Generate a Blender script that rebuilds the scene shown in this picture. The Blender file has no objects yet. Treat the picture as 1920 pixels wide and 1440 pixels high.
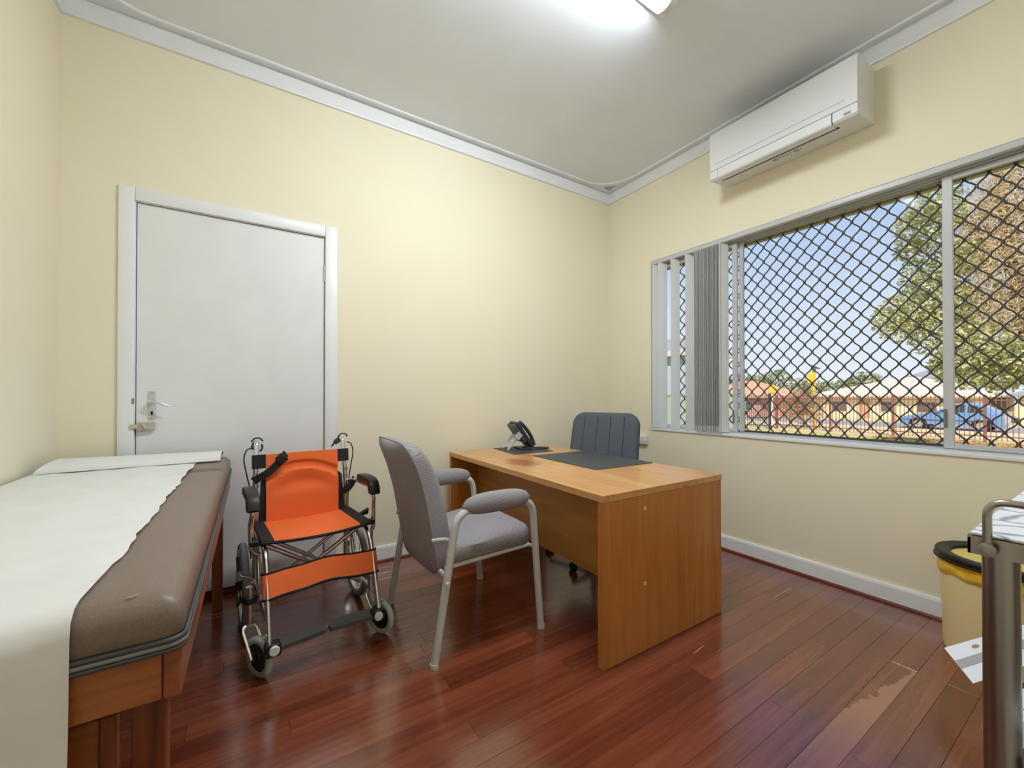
import bpy, bmesh, math, random
from mathutils import Vector, Matrix, Euler
random.seed(7)
SC = bpy.context.scene
COL = SC.collection
PI = math.pi

# ------------------------------------------------------------------ camera
cam_d = bpy.data.cameras.new('camera'); cam = bpy.data.objects.new('camera', cam_d); COL.objects.link(cam)
cam_d.sensor_width = 36.0; cam_d.lens = 763.685 / 1920 * 36.0
cam_d.shift_y = 15.257 / 1920; cam_d.clip_start = 0.05; cam_d.clip_end = 400
cam.location = (-2.85065, -2.75132, 1.1)
cam.rotation_euler = (PI / 2 + 0.0068, 0, -0.5684)
SC.camera = cam

# ------------------------------------------------------------------ sky, sun, exposure
w = bpy.data.worlds.new('sky'); SC.world = w; w.use_nodes = True
nt = w.node_tree; nt.nodes.clear()
wo = nt.nodes.new('ShaderNodeOutputWorld'); bg = nt.nodes.new('ShaderNodeBackground')
tc = nt.nodes.new('ShaderNodeTexCoord'); sx = nt.nodes.new('ShaderNodeSeparateXYZ'); cr = nt.nodes.new('ShaderNodeValToRGB')
nt.links.new(tc.outputs['Generated'], sx.inputs[0]); nt.links.new(sx.outputs['Z'], cr.inputs[0])
cr.color_ramp.elements[0].position = 0.0; cr.color_ramp.elements[0].color = (0.82, 0.87, 0.92, 1)
cr.color_ramp.elements[1].position = 0.75; cr.color_ramp.elements[1].color = (0.22, 0.38, 0.74, 1)
e = cr.color_ramp.elements.new(0.16); e.color = (0.64, 0.75, 0.90, 1)
e = cr.color_ramp.elements.new(0.36); e.color = (0.40, 0.55, 0.82, 1)
nt.links.new(cr.outputs[0], bg.inputs[0]); bg.inputs[1].default_value = 0.85
nt.links.new(bg.outputs[0], wo.inputs[0])
sun_d = bpy.data.lights.new('sun', 'SUN'); sun_d.energy = 4.2; sun_d.angle = 0.009; sun_d.color = (1.0, 0.93, 0.80)
sun = bpy.data.objects.new('sun', sun_d); COL.objects.link(sun)
sun.rotation_euler = Vector((0.62, 0.38, -0.70)).to_track_quat('-Z', 'Y').to_euler()
LAMP = 100.0          # radiance of the ceiling tube
vs = SC.view_settings
vs.view_transform = 'Standard'; vs.look = 'None'; vs.gamma = 1.0; vs.exposure = 0.3; vs.use_curve_mapping = False

# ------------------------------------------------------------------ helpers
def lin(c):
    return tuple(((v / 255) / 12.92 if v / 255 <= 0.04045 else ((v / 255 + 0.055) / 1.055) ** 2.4) for v in c) + (1.0,)

WM = {}     # world matrices of the empties and parts
def reg(o, parent=None, loc=(0, 0, 0), rz=0.0):
    m = Matrix.Translation(loc) @ Matrix.Rotation(rz, 4, 'Z')
    WM[o.name] = (WM[parent.name] @ m) if parent else m

def tag(o, label=None, cat=None, group=None, kind=None):
    if label: o['label'] = label
    if cat: o['category'] = cat
    if group: o['group'] = group
    if kind: o['kind'] = kind
    return o

def empty(name, loc=(0, 0, 0), rz=0.0, parent=None):
    o = bpy.data.objects.new(name, None); COL.objects.link(o)
    o.empty_display_size = 0.1; o.location = loc; o.rotation_euler = (0, 0, rz)
    if parent: o.parent = parent
    reg(o, parent, loc, rz)
    return o

def dup(o, parent=None, loc=None):
    c = o.copy(); COL.objects.link(c); c.parent = parent
    if loc is not None: c.location = loc
    WM[c.name] = Matrix.Identity(4)
    return c

class MB:
    def __init__(s, smooth=None):
        s.v = []; s.f = []; s.uv = []; s.smooth = smooth
    def add(s, verts, faces, uvs=None):
        b = len(s.v); s.v += [Vector(p) for p in verts]
        for i, f in enumerate(faces):
            s.f.append(tuple(b + k for k in f))
            s.uv.append([tuple(uvs[k]) for k in f] if uvs else None)
        return s
    def box(s, x0, x1, y0, y1, z0, z1, bev=0.0, seg=1, m=None):
        if x1 < x0: x0, x1 = x1, x0
        if y1 < y0: y0, y1 = y1, y0
        if z1 < z0: z0, z1 = z1, z0
        if bev <= 0:
            vs_ = [(x0, y0, z0), (x1, y0, z0), (x1, y1, z0), (x0, y1, z0), (x0, y0, z1), (x1, y0, z1), (x1, y1, z1), (x0, y1, z1)]
            fs = [(0, 3, 2, 1), (4, 5, 6, 7), (0, 1, 5, 4), (1, 2, 6, 5), (2, 3, 7, 6), (3, 0, 4, 7)]
        else:
            bm = bmesh.new(); bmesh.ops.create_cube(bm, size=1)
            for q in bm.verts:
                q.co = Vector(((x0 + x1) / 2 + q.co.x * (x1 - x0), (y0 + y1) / 2 + q.co.y * (y1 - y0), (z0 + z1) / 2 + q.co.z * (z1 - z0)))
            bmesh.ops.bevel(bm, geom=list(bm.edges), offset=bev, segments=seg, profile=0.5, affect='EDGES', clamp_overlap=True)
            bm.verts.index_update(); vs_ = [q.co.copy() for q in bm.verts]; fs = [tuple(q.index for q in f.verts) for f in bm.faces]; bm.free()
        if m is not None: vs_ = [m @ Vector(p) for p in vs_]
        return s.add(vs_, fs)
    def tube(s, pts, r, n=10, closed=False, cap=True, sq=None):
        pts = [Vector(p) for p in pts]; N = len(pts)
        T = []
        for i in range(N):
            a = pts[(i - 1) % N] if (closed or i > 0) else pts[i]
            b = pts[(i + 1) % N] if (closed or i < N - 1) else pts[i]
            t = (b - a); T.append(t.normalized() if t.length > 1e-9 else Vector((0, 0, 1)))
        up = Vector((0, 0, 1)) if abs(T[0].z) < 0.9 else Vector((1, 0, 0))
        nrm = (up - T[0] * up.dot(T[0])).normalized()
        vs_ = []; fs = []
        for i in range(N):
            if i > 0:
                q = T[i - 1].rotation_difference(T[i]); nrm = (q @ nrm); nrm = (nrm - T[i] * nrm.dot(T[i])).normalized()
            bn = T[i].cross(nrm)
            rr = r[i] if isinstance(r, (list, tuple)) else r
            for k in range(n):
                a = 2 * PI * k / n
                ca, sa = math.cos(a), math.sin(a)
                if sq: ca *= sq[0]; sa *= sq[1]
                vs_.append(pts[i] + (nrm * ca + bn * sa) * rr)
        M = N if closed else N - 1
        for i in range(M):
            j = (i + 1) % N
            for k in range(n):
                l = (k + 1) % n
                fs.append((i * n + k, i * n + l, j * n + l, j * n + k))
        if cap and not closed:
            fs.append(tuple(range(n - 1, -1, -1))); fs.append(tuple((N - 1) * n + k for k in range(n)))
        return s.add(vs_, fs)
    def lathe(s, prof, c=(0, 0, 0), axis='z', n=24, cap=True):
        c = Vector(c); vs_ = []; fs = []
        def P(r, h, a):
            if axis == 'z': return c + Vector((r * math.cos(a), r * math.sin(a), h))
            if axis == 'x': return c + Vector((h, r * math.cos(a), r * math.sin(a)))
            return c + Vector((r * math.sin(a), h, r * math.cos(a)))
        for (r, h) in prof:
            for k in range(n): vs_.append(P(r, h, 2 * PI * k / n))
        for i in range(len(prof) - 1):
            for k in range(n):
                l = (k + 1) % n
                fs.append((i * n + k, i * n + l, (i + 1) * n + l, (i + 1) * n + k))
        if cap:
            if prof[0][0] > 1e-6: fs.append(tuple(range(n - 1, -1, -1)))
            if prof[-1][0] > 1e-6: fs.append(tuple((len(prof) - 1) * n + k for k in range(n)))
        return s.add(vs_, fs)
    def prism(s, poly, lo, hi, axis='x'):
        """poly: 2-D points; axis = extrusion axis; x: (y,z)  y: (x,z)  z: (x,y)"""
        def P(a, b, h):
            return {'x': (h, a, b), 'y': (a, h, b), 'z': (a, b, h)}[axis]
        n = len(poly)
        vs_ = [P(a, b, lo) for a, b in poly] + [P(a, b, hi) for a, b in poly]
        fs = [tuple(range(n - 1, -1, -1)), tuple(range(n, 2 * n))]
        fs += [(k, (k + 1) % n, n + (k + 1) % n, n + k) for k in range(n)]
        return s.add(vs_, fs)
    def grid(s, fn, nu, nv, uv=None, flip=False):
        vs_ = []; uvs = []
        for j in range(nv + 1):
            for i in range(nu + 1):
                vs_.append(fn(i / nu, j / nv)); uvs.append(uv(i / nu, j / nv) if uv else (i / nu, j / nv))
        fs = []
        for j in range(nv):
            for i in range(nu):
                a = j * (nu + 1) + i
                q = (a, a + 1, a + nu + 2, a + nu + 1)
                fs.append(q[::-1] if flip else q)
        return s.add(vs_, fs, uvs)
    def slab(s, fn, nu, nv, nfn, t):
        """a thin sheet with real thickness: fn(u,v) surface, nfn(u,v) direction, t thickness"""
        top = []; bot = []; uvs = []
        for j in range(nv + 1):
            for i in range(nu + 1):
                p = Vector(fn(i / nu, j / nv)); d = Vector(nfn(i / nu, j / nv))
                top.append(p + d * t / 2); bot.append(p - d * t / 2); uvs.append((i / nu, j / nv))
        N = len(top); fs = []
        for j in range(nv):
            for i in range(nu):
                a = j * (nu + 1) + i; q = (a, a + 1, a + nu + 2, a + nu + 1)
                fs.append(q); fs.append(tuple(N + k for k in q[::-1]))
        rim = [i for i in range(nu + 1)] + [j * (nu + 1) + nu for j in range(1, nv + 1)] + [nv * (nu + 1) + i for i in range(nu - 1, -1, -1)] + [j * (nu + 1) for j in range(nv - 1, 0, -1)]
        for k in range(len(rim)):
            a, b = rim[k], rim[(k + 1) % len(rim)]
            fs.append((b, a, N + a, N + b))
        return s.add(top + bot, fs, uvs + uvs)
    def pad(s, outline, rings, place):
        """upholstered pad. outline: 2-D loop; rings: [(scale inset metres, depth)]; place(u, v, d) -> 3-D"""
        cx = sum(p[0] for p in outline) / len(outline); cy = sum(p[1] for p in outline) / len(outline)
        hx = max(abs(p[0] - cx) for p in outline); hy = max(abs(p[1] - cy) for p in outline)
        n = len(outline); vs_ = []; uvs = []; fs = []
        for ins, d in rings:
            kx = max(0.0, 1 - ins / hx); ky = max(0.0, 1 - ins / hy)
            for (a, b) in outline:
                u, v = cx + (a - cx) * kx, cy + (b - cy) * ky
                vs_.append(place(u, v, d)); uvs.append((u + d * 0.7, v + d * 0.7))
        for i in range(len(rings) - 1):
            for k in range(n):
                l = (k + 1) % n
                fs.append((i * n + k, i * n + l, (i + 1) * n + l, (i + 1) * n + k))
        vs_.append(place(cx, cy, rings[0][1])); uvs.append((cx, cy)); c0 = len(vs_) - 1
        vs_.append(place(cx, cy, rings[-1][1])); uvs.append((cx, cy)); c1 = len(vs_) - 1
        L = (len(rings) - 1) * n
        for k in range(n):
            l = (k + 1) % n
            fs.append((l, k, c0)); fs.append((L + k, L + l, c1))
        return s.add(vs_, fs, uvs)
    def mesh(s, name, inv=None):
        me = bpy.data.meshes.new(name)
        vv = [tuple(inv @ p) for p in s.v] if inv is not None else [tuple(p) for p in s.v]
        me.from_pydata(vv, [], s.f); me.update()
        if any(u is not None for u in s.uv):
            ul = me.uv_layers.new(name='UVMap'); k = 0
            for u, f in zip(s.uv, s.f):
                for q in range(len(f)):
                    ul.data[k].uv = u[q] if u else (0, 0); k += 1
        if s.smooth is not None:
            me.shade_smooth(); me.set_sharp_from_angle(angle=math.radians(s.smooth))
        return me
    def build(s, name, mat, parent=None, world=False, fixn=True):
        """world=True: verts are world coordinates and are brought into the parent's space"""
        inv = WM[parent.name].inverted() if (world and parent) else None
        me = s.mesh(name, inv)
        if fixn:
            bm = bmesh.new(); bm.from_mesh(me); bmesh.ops.recalc_face_normals(bm, faces=bm.faces); bm.to_mesh(me); bm.free()
        me.materials.append(mat)
        o = bpy.data.objects.new(name, me); COL.objects.link(o)
        if parent: o.parent = parent
        reg(o, parent)
        return o

def fillet(pts, r, n=6):
    pts = [Vector(p) for p in pts]; out = [pts[0]]
    for i in range(1, len(pts) - 1):
        a, b, c = pts[i - 1], pts[i], pts[i + 1]
        rr = r[i] if isinstance(r, (list, tuple)) else r
        d1 = (a - b); d2 = (c - b); k = min(rr, d1.length * 0.49, d2.length * 0.49)
        p0 = b + d1.normalized() * k; p1 = b + d2.normalized() * k
        for j in range(n + 1):
            t = j / n; out.append(p0 * (1 - t) ** 2 + b * 2 * t * (1 - t) + p1 * t ** 2)
    out.append(pts[-1]); return out

def catmull(pts, n=6):
    pts = [Vector(p) for p in pts]; out = []
    for i in range(len(pts) - 1):
        p0 = pts[max(i - 1, 0)]; p1 = pts[i]; p2 = pts[i + 1]; p3 = pts[min(i + 2, len(pts) - 1)]
        for j in range(n):
            t = j / n
            out.append(0.5 * ((2 * p1) + (p2 - p0) * t + (2 * p0 - 5 * p1 + 4 * p2 - p3) * t * t + (3 * p1 - p0 - 3 * p2 + p3) * t ** 3))
    out.append(pts[-1]); return out

def rrect(x0, x1, y0, y1, r, n=6):
    """rounded rectangle loop; r = one radius or (bl, br, tr, tl)"""
    if not isinstance(r, (list, tuple)): r = (r,) * 4
    out = []
    for (cx, cy, a0, q) in ((x0 + r[0], y0 + r[0], PI, r[0]), (x1 - r[1], y0 + r[1], 1.5 * PI, r[1]), (x1 - r[2], y1 - r[2], 0, r[2]), (x0 + r[3], y1 - r[3], PI / 2, r[3])):
        for k in range(n + 1):
            a = a0 + PI / 2 * k / n; out.append((cx + q * math.cos(a), cy + q * math.sin(a)))
    return out

def dense(loop, step):
    out = []
    for i in range(len(loop)):
        a, b = Vector(loop[i]), Vector(loop[(i + 1) % len(loop)]); L = (b - a).length; m = max(1, int(L / step))
        if L < 1e-6: continue
        for k in range(m): out.append(tuple(a + (b - a) * (k / m)))
    return out

# ------------------------------------------------------------------ materials
def base_mat(name, color, rough=0.5, metal=0.0, coat=0.0, spec=0.5):
    m = bpy.data.materials.new(name); m.use_nodes = True
    b = m.node_tree.nodes['Principled BSDF']
    b.inputs['Base Color'].default_value = color if len(color) == 4 else lin(color)
    b.inputs['Roughness'].default_value = rough; b.inputs['Metallic'].default_value = metal
    b.inputs['Coat Weight'].default_value = coat; b.inputs['Coat Roughness'].default_value = 0.16; b.inputs['Coat IOR'].default_value = 1.7
    b.inputs['Specular IOR Level'].default_value = spec
    return m, m.node_tree, b

def N_(nt, t, **kw):
    n = nt.nodes.new(t)
    for k, v in kw.items():
        if k.startswith('i_'): n.inputs[k[2:]].default_value = v
        else: setattr(n, k, v)
    return n

def coords(nt, scale=(1, 1, 1), kind='Object', rnd=False):
    tc = N_(nt, 'ShaderNodeTexCoord'); mp = N_(nt, 'ShaderNodeMapping')
    mp.inputs['Scale'].default_value = scale
    if rnd:
        oi = N_(nt, 'ShaderNodeObjectInfo'); mu = N_(nt, 'ShaderNodeMath', operation='MULTIPLY'); mu.inputs[1].default_value = 37.0
        nt.links.new(oi.outputs['Random'], mu.inputs[0]); va = N_(nt, 'ShaderNodeVectorMath', operation='ADD')
        cb = N_(nt, 'ShaderNodeCombineXYZ')
        for k in range(3): nt.links.new(mu.outputs[0], cb.inputs[k])
        nt.links.new(tc.outputs[kind], va.inputs[0]); nt.links.new(cb.outputs[0], va.inputs[1]); nt.links.new(va.outputs[0], mp.inputs['Vector'])
    else:
        nt.links.new(tc.outputs[kind], mp.inputs['Vector'])
    return mp

def bump(nt, b, src, strength=0.2, dist=0.002):
    bp = N_(nt, 'ShaderNodeBump'); bp.inputs['Strength'].default_value = strength; bp.inputs['Distance'].default_value = dist
    nt.links.new(src, bp.inputs['Height']); nt.links.new(bp.outputs[0], b.inputs['Normal'])

def noisy(name, c0, c1, scale=40.0, rough=0.6, metal=0.0, bs=0.1, bd=0.002, detail=4.0, stretch=(1, 1, 1), coat=0.0, rnd=False, spec=0.5):
    """colour wobbling between two tones, with fine relief"""
    m, nt, b = base_mat(name, c0, rough, metal, coat, spec)
    mp = coords(nt, stretch, rnd=rnd); ns = N_(nt, 'ShaderNodeTexNoise'); ns.inputs['Scale'].default_value = scale; ns.inputs['Detail'].default_value = detail
    nt.links.new(mp.outputs[0], ns.inputs['Vector'])
    cr = N_(nt, 'ShaderNodeValToRGB'); cr.color_ramp.elements[0].color = lin(c0); cr.color_ramp.elements[1].color = lin(c1)
    cr.color_ramp.elements[0].position = 0.3; cr.color_ramp.elements[1].position = 0.7
    nt.links.new(ns.outputs['Fac'], cr.inputs[0]); nt.links.new(cr.outputs[0], b.inputs['Base Color'])
    if bs: bump(nt, b, ns.outputs['Fac'], bs, bd)
    return m

def wood(name, dark, mid, light, stretch, scale=1.0, rough=0.3, coat=0.0, rnd=False, board_var=0.0, fine=18.0, relief=0.0):
    """streaky timber: long noise along the grain, a warped figure and fine pores"""
    m, nt, b = base_mat(name, mid, rough, 0, coat)
    mp = coords(nt, tuple(v * scale for v in stretch), rnd=rnd)
    n1 = N_(nt, 'ShaderNodeTexNoise'); n1.inputs['Scale'].default_value = 3.0; n1.inputs['Detail'].default_value = 6; n1.inputs['Distortion'].default_value = 0.5
    n2 = N_(nt, 'ShaderNodeTexNoise'); n2.inputs['Scale'].default_value = fine; n2.inputs['Detail'].default_value = 5
    for n in (n1, n2): nt.links.new(mp.outputs[0], n.inputs['Vector'])
    mx = N_(nt, 'ShaderNodeMath', operation='MULTIPLY_ADD'); mx.inputs[1].default_value = 0.24
    nt.links.new(n2.outputs['Fac'], mx.inputs[0]); nt.links.new(n1.outputs['Fac'], mx.inputs[2])
    src = mx.outputs[0]
    if board_var:
        oi = N_(nt, 'ShaderNodeObjectInfo'); ma = N_(nt, 'ShaderNodeMath', operation='MULTIPLY_ADD'); ma.inputs[1].default_value = board_var
        nt.links.new(oi.outputs['Random'], ma.inputs[0]); nt.links.new(src, ma.inputs[2])
        sb = N_(nt, 'ShaderNodeMath', operation='SUBTRACT'); sb.inputs[1].default_value = board_var / 2
        nt.links.new(ma.outputs[0], sb.inputs[0]); src = sb.outputs[0]
    cr = N_(nt, 'ShaderNodeValToRGB'); E = cr.color_ramp.elements
    E[0].position = 0.40; E[0].color = lin(dark); E[1].position = 0.86; E[1].color = lin(light)
    q = E.new(0.60); q.color = lin(mid)
    nt.links.new(src, cr.inputs[0]); nt.links.new(cr.outputs[0], b.inputs['Base Color'])
    if relief: bump(nt, b, n2.outputs['Fac'], relief, 0.001)
    return m

def weave(name, c0, c1, fu, fv, thr=0.35, rough=0.95, bs=0.4, mixn=0.25):
    """woven cloth in UV metres: short bright dashes in staggered rows"""
    m, nt, b = base_mat(name, c0, rough, 0, 0, 0.2)
    tc = N_(nt, 'ShaderNodeTexCoord'); br = N_(nt, 'ShaderNodeTexBrick')
    mp = N_(nt, 'ShaderNodeMapping'); mp.inputs['Scale'].default_value = (fu, fv, 1)
    nt.links.new(tc.outputs['UV'], mp.inputs['Vector']); nt.links.new(mp.outputs[0], br.inputs['Vector'])
    br.inputs['Scale'].default_value = 1.0; br.inputs['Mortar Size'].default_value = thr * 0.5; br.inputs['Mortar Smooth'].default_value = 0.6
    br.inputs['Brick Width'].default_value = 1.0; br.inputs['Row Height'].default_value = 0.5
    br.inputs['Color1'].default_value = lin(c1); br.inputs['Color2'].default_value = lin(c1); br.inputs['Mortar'].default_value = lin(c0)
    ns = N_(nt, 'ShaderNodeTexNoise'); ns.inputs['Scale'].default_value = 9.0; ns.inputs['Detail'].default_value = 3
    mx = N_(nt, 'ShaderNodeMix', data_type='RGBA', blend_type='MULTIPLY'); mx.inputs['Factor'].default_value = mixn
    nt.links.new(br.outputs['Color'], mx.inputs['A']); nt.links.new(ns.outputs['Color'], mx.inputs['B'])
    nt.links.new(tc.outputs['Object'], ns.inputs['Vector'])
    nt.links.new(mx.outputs['Result'], b.inputs['Base Color'])
    bump(nt, b, br.outputs['Fac'], -bs, 0.0015)
    return m

def glass_mat(name, tint=(1, 1, 1), refl=0.06):
    m = bpy.data.materials.new(name); m.use_nodes = True; nt = m.node_tree; nt.nodes.clear()
    o = N_(nt, 'ShaderNodeOutputMaterial'); tr = N_(nt, 'ShaderNodeBsdfTransparent'); gl = N_(nt, 'ShaderNodeBsdfGlossy')
    tr.inputs[0].default_value = (*tint, 1); gl.inputs['Roughness'].default_value = 0.02
    mx = N_(nt, 'ShaderNodeMixShader'); mx.inputs[0].default_value = 0.0015
    nt.links.new(tr.outputs[0], mx.inputs[1]); nt.links.new(gl.outputs[0], mx.inputs[2])
    nt.links.new(mx.outputs[0], o.inputs[0])
    return m

def emit_mat(name, col, strength):
    m = bpy.data.materials.new(name); m.use_nodes = True; nt = m.node_tree; nt.nodes.clear()
    o = N_(nt, 'ShaderNodeOutputMaterial'); e = N_(nt, 'ShaderNodeEmission'); e.inputs[0].default_value = (*col, 1); e.inputs[1].default_value = strength
    nt.links.new(e.outputs[0], o.inputs[0]); return m

M = {}
M['wall'] = noisy('cream_paint', (242, 234, 210), (240, 232, 206), 3.0, 0.75, bs=0.04, bd=0.001, spec=0.3)
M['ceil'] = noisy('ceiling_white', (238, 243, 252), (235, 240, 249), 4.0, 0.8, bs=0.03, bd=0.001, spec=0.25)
M['trim'] = noisy('gloss_white_paint', (240, 242, 245), (236, 238, 241), 6.0, 0.35, bs=0.03, bd=0.001)
M['door'] = noisy('satin_white_paint', (236, 237, 239), (231, 232, 234), 5.0, 0.42, bs=0.04, bd=0.001)
M['alu'] = base_mat('white_aluminium', (200, 201, 203), 0.35, 0.0)[0]
M['subfloor'] = base_mat('dark_joint', (30, 14, 10), 0.8)[0]
M['board'] = wood('jarrah_board', (100, 43, 24), (118, 55, 33), (138, 72, 46), (0.5, 12, 12), 1.0, 0.26, 0.9, rnd=True, board_var=0.30)
M['quad'] = wood('jarrah_moulding', (70, 22, 14), (104, 36, 24), (128, 56, 38), (1.0, 1.0, 12), 1.0, 0.35, 0.1)
M['black'] = base_mat('black_plastic', (22, 23, 25), 0.45)[0]
M['dark'] = base_mat('dark_gap', (18, 18, 18), 0.9)[0]
M['chrome'] = base_mat('polished_steel', (224, 226, 230), 0.22, 1.0)[0]
M['steel'] = noisy('brushed_steel', (172, 170, 166), (150, 148, 146), 60, 0.28, 1.0, bs=0.05, stretch=(1, 1, 0.05))
M['glass'] = glass_mat('window_glass')
M['whitep'] = base_mat('white_plastic', (232, 233, 233), 0.32)[0]
# ================================================================== THE ROOM
XL, YF, ZC = -3.62, -3.07, 3.0
# ---- floor: every jarrah board is a piece of its own on a dark slab
floor = MB().box(XL - 0.1, 0.1, YF - 0.1, 0.12, -0.12, -0.0155).build('floor', M['subfloor'])
tag(floor, 'polished red-brown jarrah floor of narrow boards', 'floor', kind='structure')
bw, gap = 0.0822, 0.0009
rows = []
y = -2.084
while y < 0.0: y += bw
while y > YF: rows.append((y - bw, y)); y -= bw
rs = random.Random(11)
WORN_ROW = min(range(len(rows)), key=lambda i: abs(rows[i][1] + 2.168))

def board(x0, x1, y0, y1, mat, z=0.0):
    mb = MB(); c = 0.0003
    vs_ = [(x0, y0, -0.015), (x1, y0, -0.015), (x1, y1, -0.015), (x0, y1, -0.015),
           (x0, y0, z - c), (x1, y0, z - c), (x1, y1, z - c), (x0, y1, z - c),
           (x0 + c, y0 + c, z), (x1 - c, y0 + c, z), (x1 - c, y1 - c, z), (x0 + c, y1 - c, z)]
    fs = [(0, 1, 5, 4), (1, 2, 6, 5), (2, 3, 7, 6), (3, 0, 4, 7), (4, 5, 9, 8), (5, 6, 10, 9), (6, 7, 11, 10), (7, 4, 8, 11), (8, 9, 10, 11), (3, 2, 1, 0)]
    mb.add(vs_, fs); return mb.build('floorboard', mat, floor, fixn=False)

# the pale, worn sapwood board near the window
mw = M['board'].copy(); mw.name = 'jarrah_board_worn'; nt = mw.node_tree; b = nt.nodes['Principled BSDF']
src = b.inputs['Base Color'].links[0].from_socket
tcw = N_(nt, 'ShaderNodeTexCoord'); sp = N_(nt, 'ShaderNodeSeparateXYZ'); nt.links.new(tcw.outputs['Object'], sp.inputs[0])
nz = N_(nt, 'ShaderNodeTexNoise'); nz.inputs['Scale'].default_value = 22; nz.inputs['Detail'].default_value = 5; nt.links.new(tcw.outputs['Object'], nz.inputs['Vector'])
ma = N_(nt, 'ShaderNodeMath', operation='MULTIPLY_ADD'); ma.inputs[1].default_value = 0.09; nt.links.new(nz.outputs['Fac'], ma.inputs[0])
# mask value grows towards -y and -x
m1 = N_(nt, 'ShaderNodeMath', operation='MULTIPLY_ADD'); m1.inputs[1].default_value = -0.16; m1.inputs[2].default_value = -2.168 - 0.17; nt.links.new(sp.outputs['X'], m1.inputs[0])
m2 = N_(nt, 'ShaderNodeMath', operation='SUBTRACT'); nt.links.new(m1.outputs[0], m2.inputs[0]); nt.links.new(sp.outputs['Y'], m2.inputs[1])
nt.links.new(m2.outputs[0], ma.inputs[2])
fd = N_(nt, 'ShaderNodeMapRange'); fd.inputs['From Min'].default_value = -1.45; fd.inputs['From Max'].default_value = -1.0; fd.inputs['To Min'].default_value = 0.15; fd.inputs['To Max'].default_value = 0.9; nt.links.new(sp.outputs['X'], fd.inputs['Value'])
st = N_(nt, 'ShaderNodeMapRange'); st.inputs['From Min'].default_value = 0.045; st.inputs['From Max'].default_value = 0.053; nt.links.new(ma.outputs[0], st.inputs['Value'])
mxw = N_(nt, 'ShaderNodeMix', data_type='RGBA'); mxw.inputs['B'].default_value = lin((172, 120, 95))
mfd = N_(nt, 'ShaderNodeMath', operation='MULTIPLY'); nt.links.new(st.outputs[0], mfd.inputs[0]); nt.links.new(fd.outputs[0], mfd.inputs[1]); nt.links.new(mfd.outputs[0], mxw.inputs['Factor']); nt.links.new(src, mxw.inputs['A']); nt.links.new(mxw.outputs['Result'], b.inputs['Base Color'])
M['board_worn'] = mw

for i, (y0, y1) in enumerate(rows):
    y1c = min(y1 - gap / 2, -0.004); y0c = max(y0 + gap / 2, YF + 0.004)
    if y1c - y0c < 0.01: continue
    x = XL + 0.004; first = True
    cuts = []
    while x < -0.004:
        L = rs.uniform(0.7, 2.1)
        if first: L *= rs.uniform(0.3, 1.0); first = False
        nx = x + L
        if nx > -0.35: nx = -0.004
        cuts.append((x, nx)); x = nx
    if i == WORN_ROW: cuts = [(XL + 0.004, -1.95), (-1.95, -0.62), (-0.62, -0.004)]
    for (a, b_) in cuts:
        worn = (i == WORN_ROW and abs(a + 1.95) < 0.01)
        board(a + gap / 2 if a > XL + 0.01 else a, b_ - gap / 2 if b_ < -0.01 else b_, y0c, y1c, M['board_worn'] if worn else M['board'], z=rs.uniform(-0.0003, 0.0))

# ---- walls
DX0, DX1, DT = -3.352, -2.466, 2.083            # doorway
wb = MB().box(XL - 0.12, DX0, 0, 0.12, -0.12, 3.05).box(DX1, 0.12, 0, 0.12, -0.12, 3.05).box(DX0, DX1, 0, 0.12, DT, 3.05).box(DX0, DX1, 0.07, 0.12, -0.12, DT)
tag(wb.build('wall_back', M['wall']), 'cream painted wall holding the white door', 'wall', kind='structure')
WY0, WY1, WZ0, WZ1 = -0.478, -2.925, 0.807, 2.231   # window opening
wr = MB().box(0, 0.12, WY0, 0.0, -0.12, 3.05).box(0, 0.12, YF, WY1, -0.12, 3.05).box(0, 0.12, WY1, WY0, -0.12, WZ0).box(0, 0.12, WY1, WY0, WZ1, 3.05)
tag(wr.build('wall_right', M['wall']), 'cream painted wall around the wide window', 'wall', kind='structure')
tag(MB().box(XL - 0.12, XL, YF, 0, -0.12, 3.05).build('wall_left', M['wall']), 'cream painted wall beside the examination couch', 'wall', kind='structure')
tag(MB().box(XL - 0.12, 0.12, YF - 0.12, YF, -0.12, 3.05).build('wall_front', M['wall']), 'cream painted wall behind the camera', 'wall', kind='structure')
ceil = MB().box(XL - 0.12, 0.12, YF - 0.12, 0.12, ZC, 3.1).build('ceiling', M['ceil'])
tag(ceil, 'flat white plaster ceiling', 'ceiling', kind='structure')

# ---- cornice band, lip and the raised ceiling bead with rounded corners
def cornice(name, prof, lo, hi, axis, label):
    o = MB().prism(prof, lo, hi, axis).build(name, M['trim']); tag(o, label, 'cornice', kind='structure')
P = [(0, 2.897), (0.016, 2.899), (0.018, 2.906), (0.012, 2.911), (0.010, 2.94), (0.012, 2.996), (0.012, 3.0), (0, 3.0)]
cornice('trim_1', [(-d, z) for d, z in P], XL, 0, 'x', 'white cornice band on the wall with the door')
cornice('trim_2', [(-d, z) for d, z in P], YF, -0.012, 'y', 'white cornice band above the air conditioner')
cornice('trim_3', [(XL + d, z) for d, z in P], YF, -0.012, 'y', 'white cornice band on the left wall')
cornice('trim_4', [(YF + d, z) for d, z in P], XL + 0.012, -0.012, 'x', 'white cornice band behind the camera')
loop = rrect(XL + 0.062, -0.062, YF + 0.062, -0.062, 0.30, 14)
bead = MB(60).tube([(a, b_, 3.0) for a, b_ in loop], 0.011, 8, closed=True).build('trim_5', M['trim'])
tag(bead, 'raised white ceiling bead with rounded corners', 'moulding', kind='structure')
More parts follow.
